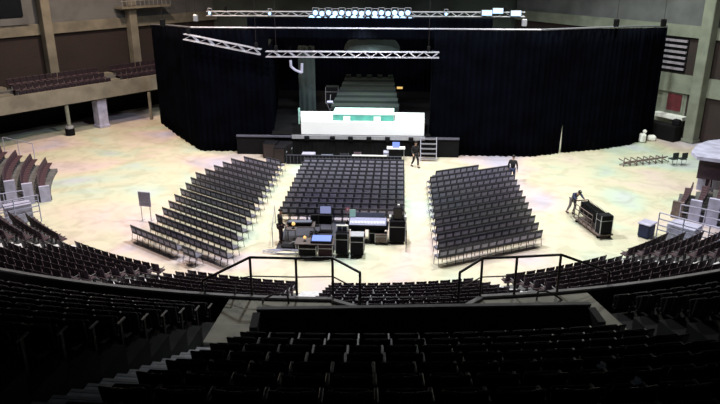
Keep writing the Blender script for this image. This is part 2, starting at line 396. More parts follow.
# ================================================================== SEATS
# --- floor chairs -------------------------------------------------
def fchair_parts():
    b = MB()
    for i in range(3):
        xs = (-.145, 0, .145)[i]; b.box((xs, -.205-.012*(1 if i != 1 else 2), .645), (.150, .03, .45), 'fchair_frame', rz=(-.12, 0, .12)[i], rx=R(9), bev=.012)
    b.box((0, -.24, .655), (.34, .022, .20), 'fchair_back', rx=R(9), bev=.01)
    s_ = MB(); s_.box((0, .02, .445), (.43, .42, .05), 'fchair_seat', bev=.02, rx=R(3))
    fr = MB()
    for sx in (-.222, .222):
        fr.tube((sx, .21, 0), (sx, .16, .44), .014, 'fchair_frame', 5); fr.tube((sx, -.25, 0), (sx, -.17, .44), .014, 'fchair_frame', 5)
        fr.tube((sx, -.17, .44), (sx, -.235, .87), .016, 'fchair_frame', 5); fr.tube((sx, -.17, .42), (sx, .17, .43), .014, 'fchair_frame', 5)
    fr.tube((-.222, -.24, .87), (.222, -.24, .87), .016, 'fchair_frame', 5)
    fr.tube((-.222, -.22, .12), (.222, -.22, .12), .01, 'fchair_frame', 5)
    return b, s_, fr
spots = []                                       # (x, y, rz, block, row, seat)
def collect(block, x0, x1, ang, ylo, yhi, y0, pitch, sp, rows, from_left, extra=None):
    ta = math.tan(ang); ca = math.cos(ang); r_ = 0
    for i in range(rows):
        row = []
        for j in range(-20, 40):
            s_ = j*sp; x = (x0 if from_left else x1)+(s_ if from_left else -s_)*ca
            y = y0+i*pitch+(x-(x0 if from_left else x1))*ta
            if x0-.02 <= x <= x1+.02 and ylo(x) <= y <= yhi(x): row.append((x, y))
        if extra and i in extra: row = [(x, y) for (x, y) in row]
        if not row: continue
        r_ += 1
        row.sort(key=lambda q_: abs(q_[0])) if block != 'centre' else row.sort()
        for n_, (x, y) in enumerate(row): spots.append((x, y, ang, block, r_, n_+1))
collect('left', -9.95, -4.5, R(-35), lambda x: (28.75 if x < -6.9 else 27.9) if x > -9.5 else 30.3, lambda x: 31.2 if x < -9.45 else min(43.2, 39.9+(x+9.4)*2.1), 30.72, 1.035, .45, 17, True)
collect('centre', -3.05, 3.15, 0, lambda x: 33.6, lambda x: 43.6, 33.9, .84, .475, 12, True)
collect('right', 4.80, 9.78, R(28), lambda x: 28.3, lambda x: min(40.7+(x-5.1)*.95, 42.3), 31.31, .99, .45, 15, False)
bb, ss, ff = fchair_parts()
proto = empty('folding_chair', (0, 0, 0), 0, 'x', 'chair')
bb.build('backrest', proto); ss.build('seat', proto); ff.build('frame', proto)
spots.sort(key=lambda q_: project((q_[0], q_[1], .5))[2])
first = True
BL = {'left': 'grey folding chair, left floor block, %s row from the near end, %s from centre aisle',
      'centre': 'grey folding chair, centre floor block, %s row from the sound desk, %s from left',
      'right': 'grey folding chair, right floor block, %s row from the near end, %s from centre aisle'}
rest = MB()
def merge(dst, mbs, x, y, z, rz):
    T = Matrix.Translation((x, y, z)) @ Matrix.Rotation(rz, 4, 'Z')
    for m_ in mbs:
        o = len(dst.v); dst.v += [tuple(T @ Vector(v)) for v in m_.v]
        dst.f += [tuple(o+i for i in f_) for f_ in m_.f]
        mp = [dst.m(k) for k in m_.mats]; dst.mi += [mp[i] for i in m_.mi]
for i, (x, y, a, b, r_, n_) in enumerate(spots):
    lab = BL[b] % (od(r_), od(n_)); grp = 'folding chairs of the %s floor block' % b
    if i == 0:
        proto.location = (x, y, 0); proto.rotation_euler.z = a; proto['label'] = lab; proto['group'] = grp
    elif i < 300: copy_thing(proto, (x, y, 0), a, lab, grp)
    else: merge(rest, (bb, ss, ff), x, y, 0, a)
if rest.v:
    tag(rest.build('folding_chairs'), 'further grey folding chairs filling the far rows of the three floor blocks', 'chairs', kind='stuff')
print('floor chairs', len(spots))

# --- lower bowl seats ---------------------------------------------
def lseat_parts():
    b = MB()
    for i in range(3): b.box(((-.135, 0, .135)[i], -.20-(.02 if i == 1 else .008), .66), (.145, .035, .40), 'maroon', rz=(-.14, 0, .14)[i], rx=R(10), bev=.015)
    s_ = MB(); s_.box((0, .0, .42), (.40, .38, .06), 'maroon_pad', bev=.02, rx=R(4))
    p_ = MB(); p_.box((0, -.08, .2), (.06, .10, .40), 'seatleg'); p_.box((0, -.08, .01), (.26, .14, .02), 'seatleg')
    for sx in (-.21, .21): p_.box((sx, -.02, .60), (.03, .26, .03), 'seatleg'); p_.box((sx, -.14, .5), (.025, .03, .2), 'seatleg')
    return b, s_, p_
lows = []
bounds = [-47]+AISLES+[44]
secn = ['far left', 'left', 'left of centre', 'centre', 'right', 'far right']
for si in range(6):
    a0, a1 = bounds[si], bounds[si+1]
    for k in range(NLOW):
        r_ = LR0+LP*k+.34; pad = math.degrees((.68)/r_)
        lo = a0+(pad if si > 0 else .5); hi = a1-(pad if si < 5 else .5)
        n_ = int(math.radians(hi-lo)*r_/.45); stp = (hi-lo)/n_
        for j in range(n_):
            az = lo+stp*(j+.5); x, y = bowl(r_, az); lows.append((x, y, LZ0+LRISE*k, R(az), si, k+1, j+1))
def vis_low(q_):
    x, y, z = q_[0], q_[1], q_[2]+.75
    px, py, dz = project((x, y, z))
    if px < -3 or px > 723: return False
    # does the sight line clear the parapet (top 5.0 at radius 31.1)?
    lo_, hi_ = 0, 1
    for _ in range(30):
        m_ = (lo_+hi_)/2; X = CAM[0]+(x-CAM[0])*m_; Y = (y)*m_
        if math.hypot(X-CX, Y-CY) > 31.1: lo_ = m_
        else: hi_ = m_
    return CAM[2]+(z-CAM[2])*lo_ > 5.0
bb, ss, ff = lseat_parts()
lows.sort(key=lambda q_: (0 if vis_low(q_) else 1, project(q_[:3])[2]))
print('lower seats', len(lows), 'visible', sum(vis_low(q_) for q_ in lows))
proto = empty('stadium_seat', (0, 0, 0), 0, 'x', 'seat')
bb.build('backrest', proto); ss.build('seat', proto); ff.build('bracket', proto)
rest = MB()
for i, (x, y, z, a, si, k, j) in enumerate(lows):
    lab = 'maroon seat, lower bowl %s section, %s row up, %s from left' % (secn[si], od(k), od(j))
    grp = 'maroon seats of the lower bowl'
    if i == 0:
        proto.location = (x, y, z); proto.rotation_euler.z = a; proto['label'] = lab; proto['group'] = grp
    elif i < 300: copy_thing(proto, (x, y, z), a, lab, grp)
    else: merge(rest, (bb, ss, ff), x, y, z, a)
tag(rest.build('stadium_seats'), 'further rows of maroon stadium seats around the curved lower bowl', 'seats', kind='stuff')

# --- upper tier seats (dark foreground) ---------------------------
def useat_parts():
    b = MB()
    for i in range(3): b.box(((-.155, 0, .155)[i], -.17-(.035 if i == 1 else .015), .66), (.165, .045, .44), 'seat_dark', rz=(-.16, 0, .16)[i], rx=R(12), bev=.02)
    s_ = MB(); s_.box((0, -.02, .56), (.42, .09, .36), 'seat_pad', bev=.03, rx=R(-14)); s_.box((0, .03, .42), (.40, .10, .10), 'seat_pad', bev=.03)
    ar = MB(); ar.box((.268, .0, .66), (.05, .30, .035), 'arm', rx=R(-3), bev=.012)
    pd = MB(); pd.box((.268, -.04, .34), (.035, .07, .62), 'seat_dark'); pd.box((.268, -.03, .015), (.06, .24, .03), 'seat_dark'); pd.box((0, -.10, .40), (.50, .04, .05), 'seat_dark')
    return b, s_, ar, pd
ups = []
for nm, (a0, a1, k0, k1) in SECT.items():
    for k in range(k0, 12):
        r_ = UR0+UP*k+.50; m_ = math.degrees(.22/r_)
        n_ = int(math.radians(a1-a0-2*m_)*r_/.55); stp = (a1-a0-2*m_)/n_
        for j in range(n_):
            az = a0+m_+stp*(j+.5); x, y = bowl(r_, az)
            px, py, dz = project((x, y, uz(k, nm)+.7))
            if -25 < px < 745 and 270 < py < 425 and dz > 1: ups.append((x, y, uz(k, nm), R(az), nm, k-k0+1, j+1))
parts = useat_parts()
ups.sort(key=lambda q_: project(q_[:3])[2])
print('upper seats', len(ups))
proto = empty('tip_up_seat', (0, 0, 0), 0, 'x', 'seat')
for p_, n_ in zip(parts, ('backrest', 'seat', 'armrest', 'standard')): p_.build(n_, proto)
rest = MB()
for i, (x, y, z, a, nm, k, j) in enumerate(ups):
    lab = 'dark tip-up seat, upper tier, %s section, %s row from its front, %s seat from left' % (nm, od(k), od(j))
    grp = 'dark seats of the upper tier %s section' % nm
    if i == 0:
        proto.location = (x, y, z); proto.rotation_euler.z = a; proto['label'] = lab; proto['group'] = grp
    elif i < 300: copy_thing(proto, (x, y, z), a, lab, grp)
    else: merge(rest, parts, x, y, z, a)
if rest.v: tag(rest.build('tip_up_seats'), 'further rows of dark tip-up seats on the upper tier', 'seats', kind='stuff')

# white chips added in place of small reflections among the upper seats
for px, py, l_ in ((601.5, 366, 'bright white chip standing in for a reflection among the dark centre seats, lower right'), (636, 382, 'tiny white chip for a reflection among the dark seats at the bottom right')):
    z = 5.0
    while True:
        v = at(px, py, z)
        if z-(UZ0-.15+.478*(math.hypot(v.x-CX, v.y-CY)-UR0)) > .72 or z > 12: break
        z += .01
    q = MB(); q.box((0, 0, 0), (.11, .07, .03), 'white', rz=.4, bev=.012); q.box((.02, .01, .02), (.07, .06, .02), 'white', rz=1.2, rx=.3)
    tag(q.build('glint_chip', loc=tuple(v)), l_, 'paper')
# --- balcony seats (left, far) ------------------------------------
bs = MB(); bs.box((0, .12, .60), (.44, .08, .42), 'hall_maroon', bev=.03); bs.box((0, -.08, .40), (.42, .36, .08), 'maroon', bev=.03); bs.box((0, 0, .19), (.08, .2, .38), 'seatleg')
me = bs.mesh('balcony_seat')
p_, dv, ang = frame(A0, AD); nv = Vector((-dv.y, dv.x, 0)); cnt = 0
for ri, (off, z) in enumerate(((1.45, 2.95), (2.35, 3.3), (3.3, 3.65))):
    j = 0; t_ = -8.0
    while t_ < 11:
        if not (-4.1 < t_ < -2.6 or 5.0 < t_ < 6.5):
            c = p_+dv*t_+nv*off; o = bpy.data.objects.new('balcony_seat', me); col.objects.link(o)
            o.location = (c.x, c.y, z); o.rotation_euler.z = ang; j += 1
            tag(o, 'maroon balcony seat on the left wall, %s row behind the balcony front, %s from left' % (od(ri+1), od(j)), 'seat', 'seats of the left balcony')
        t_ += .52

# --- end blocks of floor-level bleachers, left and right ----------
es = MB()
for i in range(3): es.box(((-.13, 0, .13)[i], -.16-(.02 if i == 1 else .01), .62), (.14, .05, .42), 'maroon', rz=(-.14, 0, .14)[i], rx=R(10), bev=.02)
es.box((0, .0, .40), (.40, .36, .07), 'maroon_pad', bev=.02); es.box((0, -.05, .18), (.08, .12, .36), 'seatleg')
eme = es.mesh('bleacher_seat')
def bleacher(side, a0, a1, nrow, r0, rise, label, endk):
    rt = empty('bleacher', (0, 0, 0), 0, label, 'bleacher')
    lo, hi = (a0, a1) if side > 0 else (-a1, -a0)
    for k in range(nrow):
        m_ = MB(); m_.ring(r0+.86*k, r0+.86*(k+1), lo, hi, 0, .22+rise*k, 'terrace'); m_.build('tier', rt)
        m_ = MB(); ea = a0*side; eb = ea+side*-.55
        x0_, x1_ = sorted((ea, eb)); m_.ring(r0+.86*k+.06, r0+.86*k+.62, x0_, x1_, 0, .95+rise*k, endk[k % len(endk)]); m_.build('end_panel', rt)
        r_ = r0+.86*k+.42; n_ = int(R(a1-a0)*r_/.46)
        for j in range(n_):
            az = (a0+(a1-a0)*(j+.5)/n_)*side; x, y = bowl(r_, az)
            o = bpy.data.objects.new('maroon_seat', eme); col.objects.link(o); o.location = (x, y, .22+rise*k); o.rotation_euler.z = R(az)
            tag(o, 'maroon seat, %s floor bleacher, %s row from floor, %s from its near end' % ('right' if side > 0 else 'left', od(k+1), od(j+1)), 'seat', 'seats of the %s floor bleacher' % ('right' if side > 0 else 'left'))
bleacher(1, 57.5, 67.5, 5, 20.9, .26, 'floor bleacher at the right with dark and pale end panels', ['brown', 'sheet', 'sheet', 'sheet', 'sheet'])
bleacher(-1, 58.5, 75, 4, 20.5, .30, 'floor bleacher at the left frame edge with pale lilac end panels', ['sheet'])
# pale boards covering the far-right end rows
tp = empty('covered_bleacher', (0, 0, 0), 0, 'pale lilac boarded bleacher end by the right pillar', 'bleacher')
gp = lambda px, py, z=0: tuple(at(px, py, z))[:2]
for pa, pb_ in (((696, 189), (704, 190)), ((711, 191), (724, 192))):
    m_ = MB(); slab(m_, gp(*pa), gp(*pb_), 0, 2.2, .25, 'sheet'); m_.build('end_panel', tp)
m_ = MB(); slab(m_, gp(703, 186), gp(712, 187), 0, 2.0, .2, 'hall_maroon'); m_.build('inner_panel', tp)
m_ = MB(); m_.prism([gp(691, 153, 2.3), gp(697, 158, 2.3), gp(726, 162, 2.3), gp(726, 140, 2.3), gp(708, 142, 2.3), gp(697, 146, 2.3)], 2.2, 2.4, 'sheet'); m_.build('deck_panel', tp)
m_ = MB(); m_.prism([gp(700, 157, 2.3), gp(726, 160, 2.3), gp(726, 142, 2.3), gp(706, 146, 2.3)], 1.0, 2.2, 'maroon'); m_.build('understructure', tp)

# vomitory walls and rails beside the lower bowl ends
def rails(name, pts, h, label, k='sheet', bars=(1.0, .5), post=1, r=.03, cat='handrail'):
    rt = empty(name, pts[0], 0, label, cat); o = Vector(pts[0]); P = [Vector(q_)-o for q_ in pts]
    m_ = MB()
    for b_ in bars: m_.path([q_+Vector((0, 0, h*b_)) for q_ in P], r, k, 7)
    m_.build('rail', rt)
    for a_, b_ in zip(P[:-1], P[1:]):
        n_ = max(1, int((b_-a_).length/post+.5))
        for i in range(n_):
            q_ = a_+(b_-a_)*i/n_; mm = MB(); mm.tube(q_, q_+Vector((0, 0, h)), r, k, 7); mm.build('post', rt)
    mm = MB(); mm.tube(P[-1], P[-1]+Vector((0, 0, h)), r, k, 7); mm.build('post', rt)
    return rt
def V2(t_, z): return (t_[0], t_[1], z)
rails('access_rail', [V2(bowl(21.6, 46), 0), V2(bowl(24, 46), .0), V2(bowl(26.5, 46), .0), V2(bowl(29, 46), .0)], 1.6, 'tall pale rail at the end of the lower bowl right side', bars=(1, .8, .6, .45))
rails('access_rail', [V2(bowl(21.6, 54.2), 0), V2(bowl(24, 54.2), 0), V2(bowl(27.5, 54.2), .0)], 1.2, 'pale rail in front of the right floor bleacher', bars=(1, .66, .33))
rails('access_rail', [V2(bowl(21.6, -49.5), 0), V2(bowl(24, -49.5), 0), V2(bowl(28, -49.5), 0)], 1.5, 'pale rail at the end of the lower bowl left side', bars=(1, .8, .6, .4))
rails('access_rail', [V2(bowl(22.0, -54.5), 0), V2(bowl(27, -54.5), 0)], 1.3, 'pale rail in front of the left floor bleacher', bars=(1, .6, .3))
rails('access_rail', [at(5, 152, .1), at(35, 159, .1)], 1.1, 'low pale rail behind the left floor bleacher', bars=(1,), post=2)
for sd, az, w_, lb in ((1, 48.6, 1.6, 'right'), (-1, 51.5, 1.2, 'left')):
    m_ = MB(); lo, hi = sorted((sd*(az-w_), sd*(az+w_*.6)))
    m_.ring(21.9, 23.2, lo, hi, 0, 1.0, 'sheet'); m_.ring(24.0, 29, lo, hi, 0, .9, 'sheet')
    tag(m_.build('access_block'), 'pale lilac entrance wall between lower bowl and %s floor bleacher' % lb, 'wall')
m_ = MB(); c = Vector((*bowl(20.9, 47.2), 0))
m_.box((0, 0, .35), (.7, .6, .7), 'cloth_navy', bev=.06); m_.box((0, 0, .74), (.8, .7, .08), 'sheet', bev=.03); tag(m_.build('wheeled_bin', loc=(c.x, c.y, 0), rz=.8), 'grey-blue bin beside the pale rail at the right end of the bowl', 'bin')

# ================================================================== UPPER TIER HANDRAILS
def guard(name, base, tops_h, label, mids=(.5,)):
    rt = empty(name, base[0], 0, label, 'handrail'); o = Vector(base[0]); P = [Vector(q_)-o for q_ in base]
    H = [Vector((0, 0, h)) for h in tops_h]
    m_ = MB(); m_.path([p_+h for p_, h in zip(P, H)], .035, 'rail', 10); m_.build('top_rail', rt)
    for f_ in mids:
        m_ = MB(); m_.path([p_+h*f_ for p_, h in zip(P, H)], .018, 'rail', 8); m_.build('mid_rail', rt)
    for p_, h in zip(P, H):
        if h.z > .2:
            m_ = MB(); m_.tube(p_, p_+h, .034, 'rail', 10); m_.build('post', rt)
    return rt
Z5 = 5.02
def pz(px, py): v = at(px, py, Z5); return (v.x, v.y, Z5)
guard('guard_rail', [pz(203, 290), pz(252, 294.5), pz(297, 295.5), pz(333, 295), pz(360, 308)], [.28, 1.08, 1.08, 1.08, 1.0], 'dark metal guard rail around the left stair head of the upper tier', (.5,))
guard('guard_rail', [pz(458, 306), pz(480, 295.5), pz(514, 294), pz(557, 291.5), pz(608, 283.5)], [.95, 1.08, 1.08, 1.08, .35], 'dark metal guard rail around the right stair head of the upper tier', (.5,))
m_ = rails('low_rail', [pz(362, 303.5), pz(403, 303.5), pz(450, 303)], .17, 'thin dark rail along the recessed middle of the upper parapet', k='rail', bars=(1,), post=2.2, r=.018)
def hoop(pts, label):
    rt = empty('stair_handrail', pts[0], 0, label, 'handrail'); o = Vector(pts[0]); m_ = MB(); m_.path([Vector(q_)-o for q_ in pts], .025, 'rail', 8); m_.build('tube', rt)
hoop([pz(205, 293), tuple(at(207, 283.5, 5.35)), tuple(at(235, 286, 5.35)), tuple(at(235, 294, 5.02))], 'short dark hoop rail on the parapet left of the left stair head')
def low(px, py, h): v = at(px, py, 4.86); return (v.x, v.y, 4.86+h)
hoop([low(262, 305.5, 0), low(264, 306, .2), low(275, 305, .33), low(288, 306, .33), low(289, 306.5, 0)], 'small dark handrail loop on the left landing')
hoop([low(536, 303, 0), low(537, 303, .35), low(545, 303, .35), low(556, 303, .2), low(566, 303, 0)], 'small dark handrail loop on the right landing')

# ================================================================== STAGE
ZD = 1.50
stg = empty('stage', (0, 46.6, 0), 0, 'black stage deck with a bright white floor between the curtains', 'stage')
def B(mb, x0, x1, y0, y1, z0, z1, k, ox=0, oy=46.6, oz=0, bev=0): mb.box(((x0+x1)/2-ox, (y0+y1)/2-oy, (z0+z1)/2-oz), (x1-x0, y1-y0, z1-z0), k, bev=bev)
q = MB(); q.prism([(-6.05, .04), (5.15, .04), (6.05, 8.4), (7.4, 16.6), (-8.4, 16.6), (-7.1, 8.4)], 1.2, ZD, 'black'); q.build('deck', stg)
fl, fr_, bl_, br_ = atY(301, 121, 46.72), atY(424.5, 121, 46.72), atY(300.5, 113, 50.05), atY(424.5, 113, 50.05)
q = MB(); q.prism([(fl.x, .12), (fr_.x, .12), (br_.x, 3.45), (bl_.x, 3.45)], ZD, 2.43, 'deckwhite'); q.build('white_platform', stg)
q = MB(); q.box((bl_.x-.08, 3.3, 1.35), (.12, .12, 2.7), 'riser_top'); q.build('corner_post', stg)
q = MB(); B(q, -5.9, 4.95, 46.66, 46.7, 0, 1.2, 'black')
for i in range(40):
    x_ = -5.9+i*.277; q.tube((x_, .05, 0), (x_, .05, 1.15), .045, 'black', 6)
q.build('skirt', stg)
q = MB(); B(q, -8.6, -4.6, 46.5, 46.68, ZD-.2, ZD-.08, 'fchair_seat'); B(q, 4.8, 7.2, 46.5, 46.68, ZD-.2, ZD-.08, 'fchair_seat'); B(q, -4.6, 4.8, 46.48, 46.66, ZD-.27, ZD-.02, 'alu_dull'); q.build('edge_rail', stg)
for x0_, x1_ in ((-8.6, -5.9), (4.95, 7.2)):
    q = MB(); B(q, x0_, x1_, 46.6, 46.92, 0, ZD-.1, 'black'); q.build('wing_front', stg)
# riser
rs = empty('drum_riser', (.42, 48.15, 2.43), 0, 'aqua-topped riser with teal front standing on the white stage platform', 'riser')
q = MB(); q.box((0, 0, .45), (4.35, 2.1, .10), 'riser_top', bev=.02); q.build('top', rs)
q = MB(); q.box((0, 0, .20), (4.28, 2.02, .40), 'teal'); q.build('skirt', rs)
for x_ in (-1.15, 1.0):
    q = MB(); q.box((x_, -1.12, .16), (.5, .2, .32), 'white', bev=.02); q.build('step', rs)
# upstage bank
bk = empty('upstage_bank', (.38, 50.3, ZD), 0, 'dark green carpeted bank of low tiers rising behind the aqua riser', 'riser')
for i in range(6):
    q = MB(); y0 = 1.25*i; hh = 1.28+i*.19; q.box((0, y0+.6, hh/2), (5.1-i*.2, 1.25, hh), 'green'); q.build('tier', bk)
for i in range(5):
    q = MB(); q.box((-1.75+i*.88, 7.0, 2.37), (.42, .3, .26), 'green', bev=.02); q.build('upstand', bk)
# cases and lamp on either side of the bank
def crate(name, loc, sz, k, label, cat, rz=0, lid=None, wheels=True, group=None):
    rt = empty(name, loc, rz, label, cat, group); x, y, z = sz
    b0 = .12 if wheels else 0
    m_ = MB(); m_.box((0, 0, b0+(z-b0)/2), (x, y, z-b0), k, bev=.02); m_.build('body', rt)
    m_ = MB()
    for sx in (-1, 1):
        for sy in (-1, 1):
            m_.box((sx*(x/2-.012), sy*(y/2-.012), b0+(z-b0)/2), (.035, .035, z-b0), 'alu_dull')
    m_.box((0, 0, b0+(z-b0)*.72), (x+.012, y+.012, .03), 'alu_dull'); m_.build('edging', rt)
    if wheels:
        m_ = MB()
        for sx in (-1, 1):
            for sy in (-1, 1): m_.tube((sx*(x/2-.1)-.02, sy*(y/2-.1), .05), (sx*(x/2-.1)+.02, sy*(y/2-.1), .05), .05, 'black', 10); m_.box((sx*(x/2-.1), sy*(y/2-.1), .09), (.06, .06, .07), 'alu_dull')
        m_.build('castors', rt)
    if lid:
        m_ = MB(); m_.box((0, 0, z+.02), (x*.98, y*.98, .05), lid, bev=.015); m_.build('lid', rt)
    return rt
crate('equipment_case', (-2.75, 57.2, ZD), (1.1, .8, 1.5), 'case', 'grey-topped equipment case left of the green bank', 'case', lid='hazeleg')
v = atY(398, 88, 57.5)
lp = empty('stage_lamp', (v.x+.15, v.y, ZD), 0, 'small glowing warm lamp on a stand right of the green bank', 'lamp')
q = MB(); q.tube((0, 0, 0), (0, 0, v.z-ZD), .03, 'black'); q.tube((0, 0, 0), (0, 0, .03), .25, 'black', 14); q.build('stand', lp)
q = MB(); q.box((0, .05, v.z-ZD+.03), (.55, .2, .26), 'black', bev=.02); cn = q.build('housing', lp)
q = MB(); q.box((0, -.06, v.z-ZD+.03), (.48, .03, .18), 'lampwarm'); q.build('lens', cn)
# grey frame figure-like stand left of the bank
v = atY(330, 108, 51.2)
ms = empty('keyboard_stand', (v.x, 51.2, ZD), 0, 'pale bluish stand with small rack left of the green bank', 'stand')
q = MB(); q.tube((-.3, 0, 0), (.25, 0, .9), .03, 'alu'); q.tube((.3, 0, 0), (-.25, 0, .9), .03, 'alu'); q.tube((-.3, 0, .9), (.3, 0, .9), .04, 'alu'); q.tube((0, .1, .9), (.05, .1, 1.35), .03, 'alu'); q.build('frame', ms)
q = MB(); q.box((0, 0, .98), (.5, .25, .1), 'sheet', bev=.02); q.build('shelf', ms); ms.scale = (.9, .9, 1.45)
# small dark fixtures clamped along the stage edge
for i, px in enumerate((307, 332.5, 350.5, 369, 387.5, 411)):
    v = atY(px, 137.5, 46.4); mo = empty('footlight', (v.x, 46.36, 1.2), 0, 'small black footlight clamped to the front stage edge, %s from left' % od(i+1), 'lamp', 'footlights on the stage edge')
    q = MB(); q.box((0, 0, .13), (.34, .2, .3), 'case', bev=.03, rx=R(15)); q.build('housing', mo)
    q = MB(); q.box((0, .09, .2), (.08, .1, .06), 'blackmetal'); q.build('clamp', mo)

# curtains
def drape(name, pts, ztop, label, wav=.09, pull=0, k='curtain', parent=None, cat='curtain', z0=.02, per=.42):
    m_ = MB(); P = []; s_ = 0
    for (a, b, za, zb) in zip(pts[:-1], pts[1:], ztop[:-1], ztop[1:]):
        a = Vector(a); b = Vector(b); L = (b-a).length; n_ = max(4, int(L/.1)); d_ = (b-a)/L; nn = Vector((-d_.y, d_.x))
        for i in range(n_):
            u_ = i/n_; q_ = a+(b-a)*u_; off = wav*math.sin((s_+L*u_)*2*math.pi/per)+wav*.5*math.sin((s_+L*u_)*2*math.pi/per*.37+1)
            P.append((q_+nn*off, za+(zb-za)*u_))
        s_ += L
    P.append((Vector(pts[-1]), ztop[-1])); n_ = len(P); vs = []; fs = []
    for r_ in range(9):
        f_ = r_/8; g_ = max(0, 1-f_*2.6)
        for i_, (q_, zt) in enumerate(P):
            e_ = max(0, 1-(len(P)-1-i_ if pull > 0 else i_)*.12) if pull else 0
            vs.append((q_.x-pull*g_*e_, q_.y-pull*g_*e_*.4, z0+(zt-z0)*f_))
    for r_ in range(8):
        for i in range(n_-1): fs.append((r_*n_+i, r_*n_+i+1, (r_+1)*n_+i+1, (r_+1)*n_+i))
    m_.add(vs, fs, k); o = m_.build(name, parent)
    md = o.modifiers.new('thickness', 'SOLIDIFY'); md.thickness = .03
    for p_ in o.data.polygons: p_.use_smooth = True
    if not parent: tag(o, label, cat)
    return o
drape('black_curtain', [(-17.4, 55.9), (-14.3, 51.2), (-11.45, 47.25), (-6.15, 47.3)], [8.05, 8.45, 8.7, 8.68], 'tall black curtain left of the stage, reaching back towards the left wall')
drape('black_curtain', [(5.25, 47.1), (12.3, 47.1), (14.62, 48.12)], [8.68, 8.7, 8.7], 'tall black curtain directly right of the stage opening, up to the bright slit', pull=.13)
drape('black_curtain', [(14.60, 48.2), (17.7, 49.3), (20.2, 50.7), (22.7, 53.2)], [8.7, 8.7, 8.6, 8.42], 'tall black curtain at the right end, beyond the bright slit', pull=-.13)
drape('backdrop_curtain', [(-9, 63.6), (9, 63.6)], [6.9, 6.9], 'black backdrop curtain at the very back of the stage', wav=.12, z0=.05)
drape('wing_curtain', [(-6.15, 47.5), (-7.2, 55), (-8.6, 63.3)], [7.4, 7.1, 6.8], 'black wing curtain closing the left side of the stage')
drape('wing_curtain', [(5.25, 47.3), (6.2, 55), (7.6, 63.3)], [7.4, 7.1, 6.8], 'black wing curtain closing the right side of the stage')
drape('border_curtain', [(-8.4, 51.2), (9.6, 51.2)], [9.15, 9.15], 'black border curtain hanging behind the curtain pipe above the stage', wav=.05, z0=7.6)
drape('leg_curtain', [(-4.9, 52.6), (-3.6, 52.6)], [6.95, 6.95], 'narrow dim grey-green leg curtain at the left of the stage', wav=.05, k='hazeleg', z0=1.4)
# small hanging white bracket lamp (U shape) left
v = atY(296, 66, 51)
uh = empty('hanging_bracket', tuple(v), 0, 'pale U-shaped bracket hanging below the front truss at the left', 'bracket')
q = MB(); q.path([Vector((-.4, 0, .42)), Vector((-.38, 0, -.05)), Vector((-.05, 0, -.32)), Vector((.42, 0, -.5)), Vector((.46, 0, .2))], .10, 'sheet', 8); q.build('bracket_arm', uh)
q = MB(); q.tube((-.4, 0, .42), (-.4, 0, 1.4), .02, 'black', 6); q.tube((.46, 0, .2), (.46, 0, 1.4), .02, 'black', 6); q.build('hanger', uh)
# dome behind front truss
v = atY(372, 50, 52.5)
q = MB(); n_, m__ = 20, 6; vs = []; fs = []
for i in range(m__+1):
    e_ = R(90)*i/m__
    for j in range(n_):
        a_ = 2*math.pi*j/n_; vs.append((2.15*math.cos(e_)*math.cos(a_), .9*math.cos(e_)*math.sin(a_), 1.25*math.sin(e_)))
for i in range(m__):
    for j in range(n_): fs.append((i*n_+j, i*n_+(j+1) % n_, (i+1)*n_+(j+1) % n_, (i+1)*n_+j))
q.add(vs, fs, 'hazeleg'); o = q.build('canopy_dome', loc=(v.x, 52.6, v.z)); tag(o, 'dim grey domed canopy half hidden behind the front truss', 'canopy')
for p_ in o.data.polygons: p_.use_smooth = True

# trusses
def truss(name, a, b, w_, label, k='alu', seg=.5, n3=4, group=None):
    a = Vector(a); b = Vector(b); L = (b-a).length; d_ = (b-a)/L; s_ = d_.cross(Vector((0, 0, 1))).normalized(); u_ = s_.cross(d_)
    rt = empty(name, a, 0, label, 'truss', group); cs = [s_*(i*w_/2)+u_*(j*w_/2) for i in (-1, 1) for j in (-1, 1)]
    m_ = MB()
    for c in cs: m_.tube(c, c+d_*L, .035, k, 8)
    m_.build('chords', rt)
    m_ = MB(); n_ = int(L/seg)
    for i in range(n_):
        p0 = d_*(L*i/n_); p1 = d_*(L*(i+1)/n_)
        for c, e_ in ((0, 1), (2, 3), (0, 2), (1, 3)):
            if i % 2: c, e_ = e_, c
            m_.tube(p0+cs[c], p1+cs[e_], .018, k, 5)
    m_.build('lacing', rt)
    for t_ in (.06, .94):
        m_ = MB(); p_ = d_*(L*t_); m_.box(tuple(p_+Vector((0, 0, w_*.5+.22))), (.2, .2, .34), 'black', bev=.03); m_.tube(p_+Vector((0, 0, w_*.5+.3)), p_+Vector((0, 0, 24-a.z-.1)), .012, 'blackmetal', 5)
        m_.build('hoist', rt)
    return rt
truss('front_truss', atY(266, 54, 46.2), atY(439, 55, 46.2), .36, 'bright aluminium truss hanging level across the stage front')
truss('side_truss', atY(184, 36.5, 46.1), atY(261, 52, 46.3), .36, 'aluminium truss slanting back from the left end of the front truss')
ua, ub = atY(207, 13.5, 53), atY(525, 14.5, 53)
truss('upper_truss', ua, ub, .32, 'long aluminium truss high behind the black border curtain', k='alu_dull')
q = MB(); q.path([Vector((-17.4, 55.9, 8.15)), Vector((-14.3, 51.2, 8.55)), Vector((-11.45, 47.25, 8.8)), Vector((12.3, 47.1, 8.8)), Vector((17.7, 49.3, 8.8)), Vector((22.7, 53.2, 8.5))], .055, 'alu', 8)
tag(q.build('curtain_pipe'), 'long bright pipe carrying the black curtains across the hall', 'pipe')
